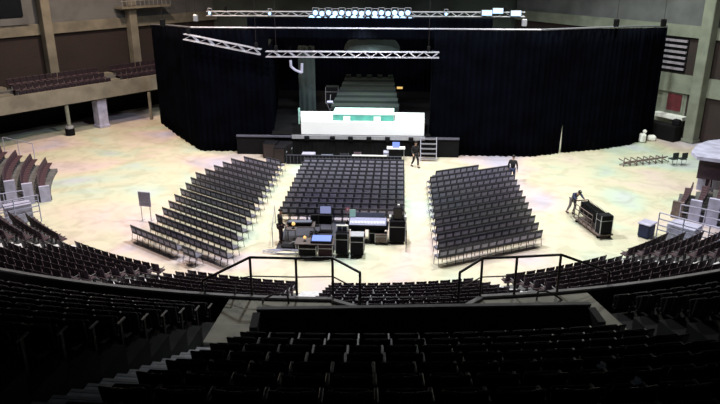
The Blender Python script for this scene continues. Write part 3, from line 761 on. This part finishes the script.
for px, py in ((163, 22), (196, 17), (616, 22), (663, 22), (524, 22)):
    v = at(px, py+5, 8.85); ho = empty('chain_hoist', tuple(v), 0, {163: 'small dark hoist on the curtain pipe at its far left end', 196: 'pale chain hoist above the pipe over the left curtain corner', 616: 'dark hoist on the curtain pipe, second from its right end', 663: 'small dark hoist at the right end of the curtain pipe', 524: 'pale chain hoist on the pipe right of the upper truss'}[px], 'hoist')
    q = MB(); q.box((0, 0, .28), (.34, .26, .5), 'alu_dull' if px in (196, 524) else 'black', bev=.05); q.build('motor', ho)
    q = MB(); q.tube((0, 0, .5), (0, 0, 24-v.z-.1), .014, 'blackmetal', 5); q.build('chain', ho)
# lamps on the upper truss
def par(px, py, label, w_=.5, k='lamp', Y=52.65):
    v = atY(px, py, Y); rt = empty('truss_lamp', tuple(v), 0, label, 'lamp', 'lamps on the upper truss')
    q = MB(); q.tube((0, .22, 0), (0, -.12, 0), w_*.3, 'black', 10, w_*.42); cn = q.build('can', rt)
    q = MB(); q.tube((0, -.10, 0), (0, -.135, 0), w_*.38, k, 12); q.build('lens', cn)
    q = MB(); q.path([Vector((-w_*.45, 0, 0)), Vector((-w_*.45, 0, .34)), Vector((w_*.45, 0, .34)), Vector((w_*.45, 0, 0))], .02, 'alu_dull', 5); q.build('yoke', rt)
M['lampblue'] = mat('pale_blue_lens', (.4, .6, .9), .3, emit=(.35, .6, .95), estr=1.5)
n_ = 15
for i in range(n_):
    par(312+i*7.0, 18.2+(i % 3)*1.0, 'pale blue lamp hanging under the upper truss, %s of its cluster from left' % od(i+1), .62, 'lampblue')
    par(315.5+i*6.6, 12.6+(i % 2)*.8, 'pale blue lamp on the front of the upper truss, %s of its cluster from left' % od(i+1), .5, 'lampblue')
for px, py, l_ in ((210, 13, 'pale lamp at the left end of the upper truss'), (270, 13.5, 'small lamp on the upper truss, between its left end and the cluster'), (446, 14, 'single white lamp on the upper truss right of the cluster')): par(px, py, l_, .3, 'lampblue')
for i, (px, py) in enumerate(((487, 13), (498, 11), (516, 13.5))):
    v = atY(px, py, 52.6); rt = empty('floodlight', tuple(v), 0, 'white lit floodlight box at the right end of the upper truss, %s from left' % od(i+1), 'lamp', 'floodlights at the right truss end')
    q = MB(); q.box((0, .1, 0), (.8, .25, .42), 'alu_dull', bev=.03); cn = q.build('housing', rt)
    q = MB(); q.box((0, -.04, 0), (.72, .04, .34), 'lampblue'); q.build('lens', cn)

# steps up to the stage
stp = empty('stage_steps', (5.05, 46.45, 0), 0, 'silver stage steps with open treads at the right end of the stage', 'steps')
for sx in (-.55, .55):
    q = MB(); q.tube((sx, -.95, 0), (sx, -.02, ZD), .035, 'alu', 6); q.build('stringer', stp)
for i in range(5):
    f_ = (i+.6)/5; q = MB(); q.box((0, -.95+.95*f_, ZD*f_), (1.08, .22, .06), 'alu'); q.build('tread', stp)

# pit: barricade, cases
br = empty('barricade', (0, 44.35, 0), 0, 'dark crowd barricade with a pale top rail in front of the centre block', 'barrier')
q = MB(); q.box((-.75, 0, .32), (7.9, .06, .60), 'case')
for i in range(33): q.tube((-4.65+i*.245, -.05, .02), (-4.65+i*.245, -.05, .60), .014, 'fchair_seat', 5)
q.build('panel', br)
q = MB(); q.box((-.75, 0, .64), (7.9, .14, .04), 'fchair_frame'); q.build('top_cap', br)
q = MB(); q.box((1.0, -.01, .69), (2.35, .16, .06), 'white', bev=.01); q.build('white_tape', br)
for i in range(7):
    q = MB(); q.box((-4.6+i*1.28, .45, .02), (.06, .9, .04), 'alu_dull'); q.tube((-4.6+i*1.28, .85, .02), (-4.6+i*1.28, .05, .58), .02, 'alu_dull', 5); q.build('brace', br)
for i, (x, y, w__) in enumerate(((-6.05, 46.0, .95), (-5.0, 45.85, .95), (-5.15, 44.9, .8))):
    rt = empty('subwoofer', (x, y, 0), R(-4), ['black subwoofer farthest left in front of the stage', 'black subwoofer nearer the middle in front of the stage', 'black subwoofer standing ahead of the other two'][i], 'speaker', 'subwoofers left of the pit')
    q = MB(); q.box((0, 0, .55), (w__, .85, 1.1), 'case', bev=.03); cn = q.build('cabinet', rt)
    q = MB(); q.box((0, -.435, .55), (w__*.88, .03, .96), 'blackmetal'); q.build('grille', cn)
    q = MB(); q.box((w__/2+.005, 0, .7), (.03, .24, .1), 'alu_dull', bev=.01); q.build('handle', cn)
pt = at(396, 147, .95)
tb = empty('work_table', (pt.x, 45.55, 0), 0, 'small blue-white work table in the pit near the person', 'table')
q = MB(); q.box((0, 0, .93), (1.25, .6, .06), 'white'); q.build('tabletop', tb)
for sx in (-.56, .56):
    for sy in (-.25, .25): q = MB(); q.tube((sx, sy, 0), (sx, sy, .9), .025, 'alu', 6); q.build('leg', tb)
o = empty('laptop', (pt.x, 45.5, .96), R(180), 'open laptop with pale blue back on the pit work table', 'laptop')
q = MB(); q.box((0, 0, .012), (.5, .3, .024), 'alu'); q.build('keyboard_base', o); q = MB(); q.box((0, -.17, .18), (.5, .02, .34), 'bluescreen', rx=R(12)); q.build('screen', o)
PC = [(309, 152, .9, .55, 'sheet', 'pale blue covered case at the left of the pit'), (328, 152, .8, .4, 'console_dim', 'low greyish case in the left half of the pit'), (345, 151, .6, .5, 'case', 'black case in the middle of the pit'), (358, 150, .5, .6, 'cloth_maroon', 'dark maroon case in the middle of the pit'), (386, 152, .35, .75, 'sheet', 'narrow pale upright case right in the pit')]
for px, py, w__, h, k, l_ in PC:
    v = at(px, py, h); crate('flight_case', (v.x, 45.25, 0), (w__, .6, h), k, l_, 'case', group='cases in the pit')

# sign board on a stand by the left block
sb = empty('sign_stand', (at(147, 221, 0).x, at(147, 221, 0).y, 0), R(-12), 'lilac-grey sign board on a two-legged stand left of the left floor block', 'sign')
q = MB(); q.box((0, 0, 1.25), (.72, .04, .82), 'sheet', bev=.01); bd = q.build('board', sb)
q = MB()
for i in range(4): q.box((0, -.026, 1.0+i*.17), (.55-.08*(i % 2), .008, .06), 'fchair_back')
q.build('print_block', bd)
for sx in (-.27, .27): q = MB(); q.tube((sx, 0, 0), (sx, 0, .85), .022, 'alu_dull', 6); q.box((sx, 0, .015), (.05, .5, .03), 'alu_dull'); q.build('leg', sb)

# ================================================================== SOUND DESK (front of house)
def table(x, y, w_, d_, h, rz, label, top='tablewood', cat='table'):
    rt = empty('folding_table', (x, y, 0), rz, label, cat)
    q = MB(); q.box((0, 0, h-.02), (w_, d_, .04), top, bev=.008); q.build('tabletop', rt)
    for sx in (-1, 1):
        for sy in (-1, 1): q = MB(); q.tube((sx*(w_/2-.06), sy*(d_/2-.06), 0), (sx*(w_/2-.06), sy*(d_/2-.06), h-.04), .02, 'alu_dull', 6); q.build('leg', rt)
    return rt
def P0(px, py, z=0): v = at(px, py, z); return v.x, v.y
q = MB(); q.box((0, 0, .012), (3.1, 3.6, .024), 'fchair_frame', bev=.005); tag(q.build('floor_mat', loc=(-1.35, 31.9, 0)), 'dark floor mat under the left half of the sound desk', 'mat')
x, y = P0(300, 221, .95)
table(x, y, 1.5, .8, .78, R(3), 'dark table at the back left of the sound desk under the lighting console')
lc = empty('lighting_console', (x, y, .78), R(3), 'pale lighting console on the back left table of the sound desk', 'console')
q = MB(); q.box((0, 0, .09), (1.25, .62, .10), 'case', bev=.02, rx=R(-10)); q.build('body', lc)
q = MB(); q.box((0, 0, .155), (1.15, .54, .02), 'console_dim', rx=R(-10))
for i in range(14): q.box((-.5+i*.077, -.1, .165), (.03, .12, .02), 'sheet', rx=R(-10))
q.build('fader_panel', lc)
x2, y2 = P0(293, 226, .95)
dl = empty('desk_lamp', (x2, y2+.1, .78), 0, 'small glowing amber desk lamp by the lighting console', 'lamp')
table(x2-.1, y2+.1, .5, .4, .78, 0, 'small side table under the amber desk lamp')
q = MB(); q.tube((0, 0, 0), (0, 0, .03), .08, 'black', 10); q.tube((0, 0, .03), (0, .05, .26), .012, 'black', 6); q.build('stem', dl)
q = MB(); q.tube((0, .05, .22), (0, -.03, .32), .095, 'lampwarm', 12, .05); q.build('lamp_shade', dl)
# raised video monitor on dark stand
x, y = P0(326, 232, 0)
vm = empty('video_monitor', (x, y, 0), 0, 'pale blue video monitor raised on a black stand behind the left desk', 'monitor')
q = MB(); q.box((0, 0, .75), (.66, .4, .5), 'case', bev=.02)
for sx in (-.3, .3): q.tube((sx, 0, 0), (sx, 0, .95), .025, 'alu_dull', 6)
q.box((0, 0, .02), (.7, .5, .04), 'case'); q.build('stand', vm)
q = MB(); q.box((0, 0, 1.24), (.60, .06, .42), 'case', rx=R(-12)); q.tube((0, 0, .98), (0, 0, 1.1), .04, 'case'); cn = q.build('housing', vm)
q = MB(); q.box((0, -.035, 1.24), (.55, .012, .37), 'palescreen', rx=R(-12)); q.build('screen', cn)
# front left table, glowing blue console
x, y = P0(315, 240, .85)
table(x, y, 1.85, .8, .80, R(0), 'dark table at the front left of the sound desk under the blue console')
bc = empty('mixing_console', (x+.32, y, .80), 0, 'mixing console glowing blue on the front left table', 'console')
q = MB(); q.box((0, 0, .08), (1.0, .62, .12), 'case', bev=.02, rx=R(8)); q.build('body', bc)
q = MB(); q.box((0, 0, .155), (.9, .52, .02), 'bluescreen', rx=R(8)); q.build('surface', bc)
rl = empty('reading_lamp', (x-.48, y-.05, .80), 0, 'small pale reading lamp left of the blue console', 'lamp')
q = MB(); q.tube((0, 0, 0), (0, 0, .02), .07, 'black', 10); q.tube((0, 0, .02), (0, .04, .2), .012, 'black', 6); q.build('stem', rl)
q = MB(); q.tube((0, .04, .17), (0, -.03, .25), .075, 'lampwarm', 12, .04); q.build('lamp_shade', rl)
# front skirt cases under table
crate('flight_case', (x-.35, y+.05, 0), (.85, .55, .62), 'case', 'black flight case pushed under the front left table', 'case')
crate('flight_case', (x+.5, y+.05, 0), (.7, .55, .66), 'cloth_maroon', 'dark maroon flight case under the blue console table', 'case')
# racks
x, y = P0(342, 256, 0)
rk = crate('equipment_rack', (x, y+.25, 0), (.62, .62, 1.15), 'case', 'black equipment rack carrying a white-framed display, left of the two front racks', 'rack')
dp = empty('rack_display', (x, y+.25, 1.15), 0, 'white-framed display standing on the left front rack', 'monitor')
q = MB(); q.box((0, 0, .17), (.58, .08, .34), 'white', bev=.015); cn = q.build('display_frame', dp); q = MB()
for sx in (-.12, .12): q.box((sx, -.045, .17), (.2, .012, .22), 'cloth_navy')
q.build('screen', cn)
x, y = P0(357, 257, 0)
crate('equipment_rack', (x, y+.25, 0), (.66, .62, 1.05), 'case', 'black equipment rack with silver top edge, right of the two front racks', 'rack', lid='alu_dull')
# main audio console with open lid
x, y = P0(368, 221, 1.0)
table(x, y, 2.05, 1.0, .78, 0, 'dark table under the big lilac-white audio console', top='case')
ac = empty('audio_console', (x, y, .78), 0, 'large lilac-white audio console in the right half of the sound desk', 'console')
q = MB(); q.box((0, 0, .12), (1.9, .95, .16), 'case', bev=.02, rx=R(6)); q.build('body', ac)
q = MB(); q.box((0, -.04, .215), (1.82, .82, .02), 'console', rx=R(6))
for i in range(24): q.box((-.84+i*.073, -.22, .235), (.025, .25, .02), 'white', rx=R(6))
q.build('channel_panel', ac)
q = MB(); q.box((-.05, .45, .37), (1.75, .05, .26), 'console_dim', rx=R(-14)); q.build('meter_bridge', ac)
q = MB(); q.box((-.80, .42, .46), (.3, .06, .36), 'riser_top', rx=R(-14)); q.build('side_screen', ac)
crate('flight_case', (x+.45, y-.1, 0), (.8, .6, .66), 'case', 'black flight case under the right end of the audio console', 'case')
crate('flight_case', (x-.5, y-.1, 0), (.7, .6, .62), 'cloth_maroon', 'dark maroon flight case under the left end of the audio console', 'case')
crate('flight_case', P0(381, 243, 0)+(0,), (.6, .45, .55), 'brown', 'brown case in front of the audio console', 'case')
x, y = P0(397, 244, 0)
crate('equipment_rack', (x, y+.35, 0), (.82, .7, 1.2), 'case', 'wide black equipment rack at the right end of the sound desk', 'rack')
sp_ = empty('speaker', (x+.02, y+.4, 1.2), 0, 'black loudspeaker with a small white lamp on the right equipment rack', 'speaker')
q = MB(); q.box((0, 0, .32), (.46, .4, .64), 'case', bev=.03); cn = q.build('cabinet', sp_)
q = MB(); q.box((0, -.205, .32), (.38, .02, .54), 'blackmetal'); q.build('grille', cn)
q = MB(); q.tube((.02, 0, .64), (.02, 0, .75), .06, 'white', 10); q.build('beacon', sp_)
for sx, l_ in ((-.36, 'left'), (.40, 'right')):
    q = MB(); q.box((0, 0, .1), (.11, .3, .2), 'white', bev=.02); q.tube((0, 0, .2), (0, 0, .24), .03, 'white', 8); tag(q.build('paper_cup_stack', loc=(x+sx, y+.3, 1.2)), 'small white object on the right equipment rack, %s of the loudspeaker' % l_, 'box')
# office chair
def office_chair(x, y, rz, label):
    rt = empty('office_chair', (x, y, 0), rz, label, 'chair')
    q = MB(); q.box((0, 0, .48), (.48, .46, .09), 'cloth_black', bev=.035); q.build('seat', rt)
    q = MB(); q.box((0, -.24, .86), (.44, .08, .58), 'cloth_black', bev=.03, rx=R(6)); q.build('backrest', rt)
    q = MB(); q.tube((0, 0, .08), (0, 0, .44), .03, 'alu_dull')
    for i in range(5):
        a_ = 2*math.pi*i/5; q.tube((0, 0, .1), (.27*math.cos(a_), .27*math.sin(a_), .06), .02, 'black', 6); q.tube((.27*math.cos(a_), .27*math.sin(a_)-.02, .03), (.27*math.cos(a_), .27*math.sin(a_)+.02, .03), .03, 'black', 8)
    q.build('base', rt)
x, y = P0(315, 236, 0); office_chair(x-.05, y+.35, R(10), 'high-backed black office chair behind the blue console')
x, y = P0(293, 250, 0)
bag = MB()
for i, (dx, w__, h) in enumerate(((-.35, .7, .28), (.2, .8, .36), (.55, .5, .22))): bag.box((dx, .08*(i % 2), h/2), (w__, .45, h), 'cloth_black', bev=.1)
rt = empty('equipment_bag', (x+.1, y+.15, 0), R(-5), 'slumped black equipment bag on the floor at the front left of the sound desk', 'bag'); bag.build('bag_body', rt)
q = MB(); q.path([Vector((-.3, -.1, .28)), Vector((-.1, -.1, .42)), Vector((.25, -.1, .42)), Vector((.4, -.1, .34))], .02, 'alu_dull', 6); q.build('strap', rt)
cb = MB(); pts_ = [Vector((.9*math.cos(t_*.55)*(.5+.02*t_)+.0, .25*math.sin(t_*.55), .02+.0015*t_)) for t_ in range(46)]
cb.path(pts_, .02, 'sheet', 5); tag(cb.build('cable_coil', loc=(x-.25, y-.35, 0)), 'loose pale cable coil on the floor beside the slumped bag', 'cable')
# post and tape barriers around the desk
rails('desk_barrier', [V2(P0(273, 247), 0), V2(P0(275.5, 247-24), 0)], 1.0, 'grey rail along the left side of the sound desk', k='alu_dull', bars=(1,), post=5, r=.02)
rails('desk_barrier', [V2(P0(406, 252), 0), V2(P0(405, 232), 0)], 1.1, 'dark rail along the right side of the sound desk', k='fchair_frame', bars=(1, .5), post=5, r=.02)
# pink marker chair-tag
v = at(347.5, 209.5, .8); q = MB(); q.box((0, 0, 0), (.2, .03, .2), 'redtag', ry=R(45), bev=.005); q.box((0, -.017, 0), (.1, .01, .1), 'white', ry=R(45)); q.box((0, 0, -.38), (.02, .02, .55), 'alu_dull'); q.tube((0, 0, -v.z), (0, 0, -.6), .12, 'black', 8, .02)
tag(q.build('diamond_marker', loc=(v.x, v.y, v.z)), 'small pink and white diamond marker between the centre rows behind the sound desk', 'sign')

# ================================================================== CART pushed by person (right)
ca, cb_ = Vector((12.85, 34.8, 0)), Vector((13.5, 32.3, 0)); dc = (cb_-ca); L = dc.length; ang_c = math.atan2(dc.y, dc.x)
ct = empty('chair_cart', tuple((ca+cb_)/2), ang_c, 'long wheeled cart loaded with folded dark chairs on the open floor at the right', 'cart')
q = MB(); q.box((0, 0, .2), (L, .8, .08), 'brown', bev=.01)
for sx in (-1, 1):
    for sy in (-1, 1): q.tube((sx*(L/2-.2)-.03, sy*.32, .08), (sx*(L/2-.2)+.03, sy*.32, .08), .08, 'black', 12)
q.build('base', ct)
q = MB()
for sy in (-.40, .40):
    for h in (.45, .75, 1.0): q.tube((-L/2, sy, h), (L/2-.78, sy, h), .025, 'brown', 6)
    for i in range(5): q.tube((-L/2+i*(L-.78)/4, sy, .2), (-L/2+i*(L-.78)/4, sy, 1.0), .025, 'brown', 6)
q.build('side_frame', ct)
q = MB(); q.path([Vector((-L/2, -.4, 1.0)), Vector((-L/2-.12, -.4, 1.12)), Vector((-L/2-.12, .4, 1.12)), Vector((-L/2, .4, 1.0))], .03, 'black', 7); q.build('push_bar', ct)
for i in range(16):
    c = (ca+cb_)/2; dd = dc.normalized(); u_ = -L/2+.22+i*.125
    fo = MB(); fo.box((0, 0, .5), (.035, .44, .42), 'case', bev=.012); fo.box((.02, 0, .82), (.03, .44, .3), 'cloth_black', bev=.012, ry=R(6))
    for sy in (-.22, .22): fo.tube((-.02, sy, 0), (.03, sy, 1.02), .013, 'fchair_frame', 5)
    o = fo.build('folded_chair', loc=tuple(c+dd*u_+Vector((0, 0, .24))), rz=ang_c)
    tag(o, 'folded dark chair standing on the cart, %s from the pushing person' % od(i+1), 'chair', 'folded chairs on the cart')
o = crate('flight_case', tuple(cb_-dc.normalized()*.30+Vector((0, 0, .24))), (.48, .66, .98), 'case', 'tall black case on the near end of the wheeled cart', 'case', rz=ang_c, wheels=False)
# distant clutter on the floor at the right
v = at(641, 164, 0)
cc = empty('stacked_barrier', (v.x, v.y, 0), R(18), 'low brown tangle of stacked barrier frames lying on the far right floor', 'barrier')
q = MB()
for i in range(7):
    q.tube((-1.6+i*.5, -.3, .06), (-1.1+i*.5, .35, .42), .035, 'brown', 6); q.tube((-1.6+i*.5, .3, .42), (-1.0+i*.5, -.3, .08), .035, 'brown', 6)
q.tube((-1.7, 0, .1), (2.0, .1, .3), .04, 'brown', 6); q.tube((-1.6, -.25, .3), (1.9, -.2, .45), .04, 'brown', 6); q.build('frame', cc)
for i, (px, l_) in enumerate(((672, 'nearer the curtain'), (681, 'nearer the pillar'))):
    v = at(px, 165, 0); office = empty('side_chair', (v.x, v.y, 0), R(20), 'grey-green chair on the far right floor, %s' % l_, 'chair')
    q = MB(); q.box((0, 0, .45), (.45, .45, .05), 'hazeleg'); q.build('seat', office); q = MB(); q.box((0, -.22, .72), (.45, .04, .4), 'hazeleg'); q.build('backrest', office)
    for sx in (-.2, .2):
        for sy in (-.2, .2): q = MB(); q.tube((sx, sy, 0), (sx, sy, .44), .015, 'alu_dull', 5); q.build('leg', office)
# bright bundle at the right curtain foot and slit drape
v = at(642, 134, .4); q = MB(); q.box((0, 0, .35), (.5, .5, .7), 'white', bev=.12, rz=.3); q.box((.9, .5, .22), (.6, .5, .44), 'white', bev=.12); q.box((.2, .2, .8), (.3, .3, .3), 'white', bev=.1)
tag(q.build('dust_sheet_bundle', loc=(v.x-.3, v.y-1.0, 0)), 'white bundle on the floor at the foot of the right curtain end', 'bundle')
# dark booth under the door ledge
v = at(678, 135, 0); q = MB(); q.box((0, 0, .6), (2.6, 1.0, 1.2), 'black', bev=.05); q.box((-.9, -.2, 1.4), (.6, .5, .5), 'case', bev=.1)
tag(q.build('dark_counter', loc=(23.5, 53.0, 0), rz=2.2), 'dark counter against the right wall below the maroon door', 'counter')

# ================================================================== PEOPLE
def skinned(name, pts, edges, root, k, parent, sub=1):
    me = bpy.data.meshes.new(name); names = list(pts); me.from_pydata([pts[n_][0] for n_ in names], [(names.index(a), names.index(b)) for a, b in edges], [])
    me.materials.append(M[k]); o = bpy.data.objects.new(name, me); col.objects.link(o); o.parent = parent
    sk = o.modifiers.new('skin', 'SKIN'); sk.use_smooth_shade = True
    if not me.skin_vertices: me.skin_vertices_new() if hasattr(me, 'skin_vertices_new') else None
    lay = me.skin_vertices[0] if len(me.skin_vertices) else None
    if lay:
        for i, n_ in enumerate(names):
            r_ = pts[n_][1]; lay.data[i].radius = r_ if isinstance(r_, tuple) else (r_, r_)
            lay.data[i].use_root = (n_ == root)
    sb_ = o.modifiers.new('sub', 'SUBSURF'); sb_.levels = sub; sb_.render_levels = sub
    return o
def person(loc, rz, J, label, top, legs, hair, scale=1.0, hold=.5):
    """J: joints in local space, +Y = facing. keys: pel, waist, chest, neck, head, and L/R sh, el, wr, hip, kn, an, toe"""
    rt = empty('person', loc, rz, label, 'person'); rt.scale = (scale,)*3
    Vc = {k_: Vector(v_) for k_, v_ in J.items()}
    up = (Vc['head']-Vc['neck']).normalized(); face = J.get('face', (0, 1, -.1)); fd = Vector(face).normalized(); fd = (fd-up*fd.dot(up)).normalized(); side = fd.cross(up)
    B_ = {'pel': (Vc['pel'], (.11, .085)), 'waist': (Vc['waist'], (.10, .08)), 'chest': (Vc['chest'], (.10, .07)), 'neck': (Vc['neck'], .055), 'jaw': (Vc['neck']+(Vc['head']-Vc['neck'])*.45+fd*.015, .062), 'head': (Vc['head'], (.078, .092)), 'crown': (Vc['head']+up*.075, (.062, .075))}
    E_ = [('pel', 'waist'), ('waist', 'chest'), ('chest', 'neck'), ('neck', 'jaw'), ('jaw', 'head'), ('head', 'crown')]
    B_['nose'] = (Vc['head']+fd*.115-up*.015, .012); E_.append(('head', 'nose'))
    for s_ in 'LR':
        sg = -1 if s_ == 'L' else 1
        B_[s_+'ear'] = (Vc['head']+side*sg*.088, .014); E_.append(('head', s_+'ear'))
        for k_, r_ in (('sh', .045), ('el', .038), ('wr', .028), ('hip', .068), ('kn', .048), ('an', .038), ('toe', .035)): B_[s_+k_] = (Vc[s_+k_], r_)
        E_ += [('chest', s_+'sh'), (s_+'sh', s_+'el'), (s_+'el', s_+'wr'), ('pel', s_+'hip'), (s_+'hip', s_+'kn'), (s_+'kn', s_+'an'), (s_+'an', s_+'toe')]
        d_ = (Vc[s_+'wr']-Vc[s_+'el']).normalized(); sd = d_.cross(Vector((0, 0, 1)));
        sd = sd.normalized() if sd.length > .1 else Vector((0, 1, 0)); nn = sd.cross(d_)
        pm = Vc[s_+'wr']+d_*.075; B_[s_+'palm'] = (pm, (.036, .018)); E_.append((s_+'wr', s_+'palm'))
        for i, (o_, ln) in enumerate(((-.030, .070), (-.010, .080), (.010, .075), (.030, .058))):
            b_ = pm+sd*o_+d_*.015; c_ = b_+d_*ln*.55-nn*.012; e_ = c_+d_*ln*.4-nn*.028
            B_[s_+'f%d' % i] = (b_+d_*.01, .009); B_[s_+'g%d' % i] = (c_, .008); B_[s_+'h%d' % i] = (e_, .007)
            E_ += [(s_+'palm', s_+'f%d' % i), (s_+'f%d' % i, s_+'g%d' % i), (s_+'g%d' % i, s_+'h%d' % i)]
        tb_ = Vc[s_+'wr']+d_*.035-sd*.035; B_[s_+'t0'] = (tb_, .010); B_[s_+'t1'] = (tb_+d_*.04-sd*.015, .008); E_ += [(s_+'wr', s_+'t0'), (s_+'t0', s_+'t1')]
    skinned('body', B_, E_, 'pel', 'skin', rt, 1)
    g = 1.22
    T_ = {'pel': (Vc['pel'], (.155, .125)), 'waist': (Vc['waist'], (.15, .12)), 'chest': (Vc['chest'], (.175, .13)), 'col': (Vc['chest']+(Vc['neck']-Vc['chest'])*.8, .085)}
    F_ = [('pel', 'waist'), ('waist', 'chest'), ('chest', 'col')]
    for s_ in 'LR':
        T_[s_+'sh'] = (Vc[s_+'sh'], .078); T_[s_+'el'] = (Vc[s_+'el'], .056); T_[s_+'cf'] = (Vc[s_+'el']+(Vc[s_+'wr']-Vc[s_+'el'])*.9, .042)
        F_ += [('chest', s_+'sh'), (s_+'sh', s_+'el'), (s_+'el', s_+'cf')]
    skinned('jacket', T_, F_, 'pel', top, rt, 1)
    G_ = {'pel': (Vc['pel'], (.16, .13))}; H_ = []
    for s_ in 'LR':
        G_[s_+'hip'] = (Vc[s_+'hip'], .108); G_[s_+'kn'] = (Vc[s_+'kn'], .080); G_[s_+'an'] = (Vc[s_+'an']+(Vc[s_+'kn']-Vc[s_+'an'])*.08, .062)
        H_ += [('pel', s_+'hip'), (s_+'hip', s_+'kn'), (s_+'kn', s_+'an')]
    skinned('trousers', G_, H_, 'pel', legs, rt, 1)
    for s_ in 'LR':
        an, to = Vc[s_+'an'], Vc[s_+'toe']; dd = (to-an); dd.z = 0; a_ = math.atan2(dd.y, dd.x)-math.pi/2; c_ = (an+to)/2
        q = MB(); q.box((c_.x, c_.y, .045), (.11, .29, .09), 'shoe', rz=a_, bev=.03); q.build('shoe', rt)
    hp = Vc['head']+up*.045-fd*.02; q = MB(); n_ = 12; vs = []; fs = []
    for i in range(6):
        e_ = R(90)*i/5-R(12)
        for j in range(n_):
            a_ = 2*math.pi*j/n_; vs.append(hp+side*(.104*math.cos(e_)*math.cos(a_))+fd*(.112*math.cos(e_)*math.sin(a_))+up*(.105*math.sin(e_)))
    for i in range(5):
        for j in range(n_): fs.append((i*n_+j, i*n_+(j+1) % n_, (i+1)*n_+(j+1) % n_, (i+1)*n_+j))
    q.add(vs, fs, hair); q.build('hair', rt)
    q = MB()
    for sg in (-1, 1): c_ = Vc['head']+fd*.092+side*sg*.032+up*.01; q.box(tuple(c_), (.022, .022, .014), 'hair')
    c_ = Vc['head']+fd*.085-up*.055; q.box(tuple(c_), (.045, .03, .01), 'door_maroon'); q.build('face_features', rt)
    return rt
STAND = dict(pel=(0, 0, .95), waist=(0, .0, 1.12), chest=(0, .01, 1.36), neck=(0, .02, 1.53), head=(0, .05, 1.68),
    Lsh=(-.20, .0, 1.44), Lel=(-.27, .02, 1.15), Lwr=(-.25, .22, 1.02), Rsh=(.20, 0, 1.44), Rel=(.27, .0, 1.15), Rwr=(.24, .20, 1.0),
    Lhip=(-.10, 0, .90), Lkn=(-.12, .03, .49), Lan=(-.13, 0, .08), Ltoe=(-.15, .16, .04), Rhip=(.10, 0, .90), Rkn=(.12, .02, .49), Ran=(.13, -.02, .08), Rtoe=(.15, .14, .04))
x, y = P0(281, 243)
person((x, y, 0), R(-62), dict(STAND, face=(0, 1, -.3)), 'person in black standing at the left end of the sound desk, facing the equipment', 'cloth_black', 'cloth_maroon', 'hair')
x, y = P0(511.5, 183)
person((x, y, 0), R(-20), dict(STAND, Lwr=(-.28, .05, .88), Rwr=(.28, .05, .88)), 'person in dark clothes standing at the far edge of the right floor block', 'cloth_black', 'cloth_navy', 'hair')
x, y = P0(415, 167)
WALK = dict(STAND, pel=(0, 0, .93), Lkn=(-.11, .2, .52), Lan=(-.12, .22, .1), Ltoe=(-.13, .38, .05), Rkn=(.11, -.02, .48), Ran=(.12, -.3, .12), Rtoe=(.12, -.16, .04), Lwr=(-.3, -.1, .92), Rwr=(.3, .28, .98))
person((x, y, 0), R(205), WALK, 'person in black walking in the aisle beside the stage steps', 'cloth_black', 'cloth_black', 'hair')
LEAN = dict(pel=(0, -.22, .92), waist=(0, -.12, 1.08), chest=(0, .10, 1.24), neck=(0, .26, 1.36), head=(0, .38, 1.46),
    Lsh=(-.19, .12, 1.32), Lel=(-.25, .34, 1.15), Lwr=(-.22, .58, 1.13), Rsh=(.19, .12, 1.32), Rel=(.25, .34, 1.15), Rwr=(.22, .58, 1.13),
    Lhip=(-.10, -.22, .87), Lkn=(-.12, -.12, .48), Lan=(-.12, -.30, .08), Ltoe=(-.13, -.15, .04), Rhip=(.10, -.22, .87), Rkn=(.12, -.28, .48), Ran=(.12, -.55, .10), Rtoe=(.13, -.40, .04), face=(0, 1, -.6))
pb = Vector((ca.x, ca.y, 0))-dc.normalized()*.78
person((pb.x, pb.y, 0), ang_c-R(90), LEAN, 'person in navy jacket and grey trousers bending over the end of the wheeled cart', 'cloth_navy', 'cloth_grey', 'hair')

# ================================================================== LIGHT
wd = bpy.data.worlds.new('world'); sc.world = wd; wd.use_nodes = True
wd.node_tree.nodes['Background'].inputs[0].default_value = (.02, .025, .035, 1); wd.node_tree.nodes['Background'].inputs[1].default_value = 1
def spot(x, y, z, tx, ty, tz, W, c, ang=145, blend=.8, r_=.6):
    l = bpy.data.lights.new('hall_floodlight', 'SPOT'); l.energy = W; l.color = c; l.spot_size = R(ang); l.spot_blend = blend; l.shadow_soft_size = r_
    o = bpy.data.objects.new('hall_floodlight', l); col.objects.link(o); o.location = (x, y, z)
    o.rotation_euler = (Vector((tx, ty, tz))-Vector((x, y, z))).to_track_quat('-Z', 'Y').to_euler(); return o
W = 17000
spot(-13, 36, 21, -13, 38, 0, W*.82, (1, .86, .76))
spot(0, 33, 21, 0, 36, 0, W, (.92, .95, 1))
spot(13, 36, 21, 13, 38, 0, W*.92, (1, .96, .88))
spot(-16, 50, 21, -17, 50, 0, W*.75, (1, .76, .56))
spot(17, 48, 21, 18, 46, 0, W*.7, (.92, 1, .86))
spot(0, 43, 21, 0, 43, 0, W*.4, (.9, .95, 1))
spot(.2, 50, 9.3, .2, 50.5, 1.35, 3600, (.85, .97, 1), 90, .6, .4)
spot(15, 57, 20, 15, 57, 0, W*.5, (.95, 1, 1), 60)
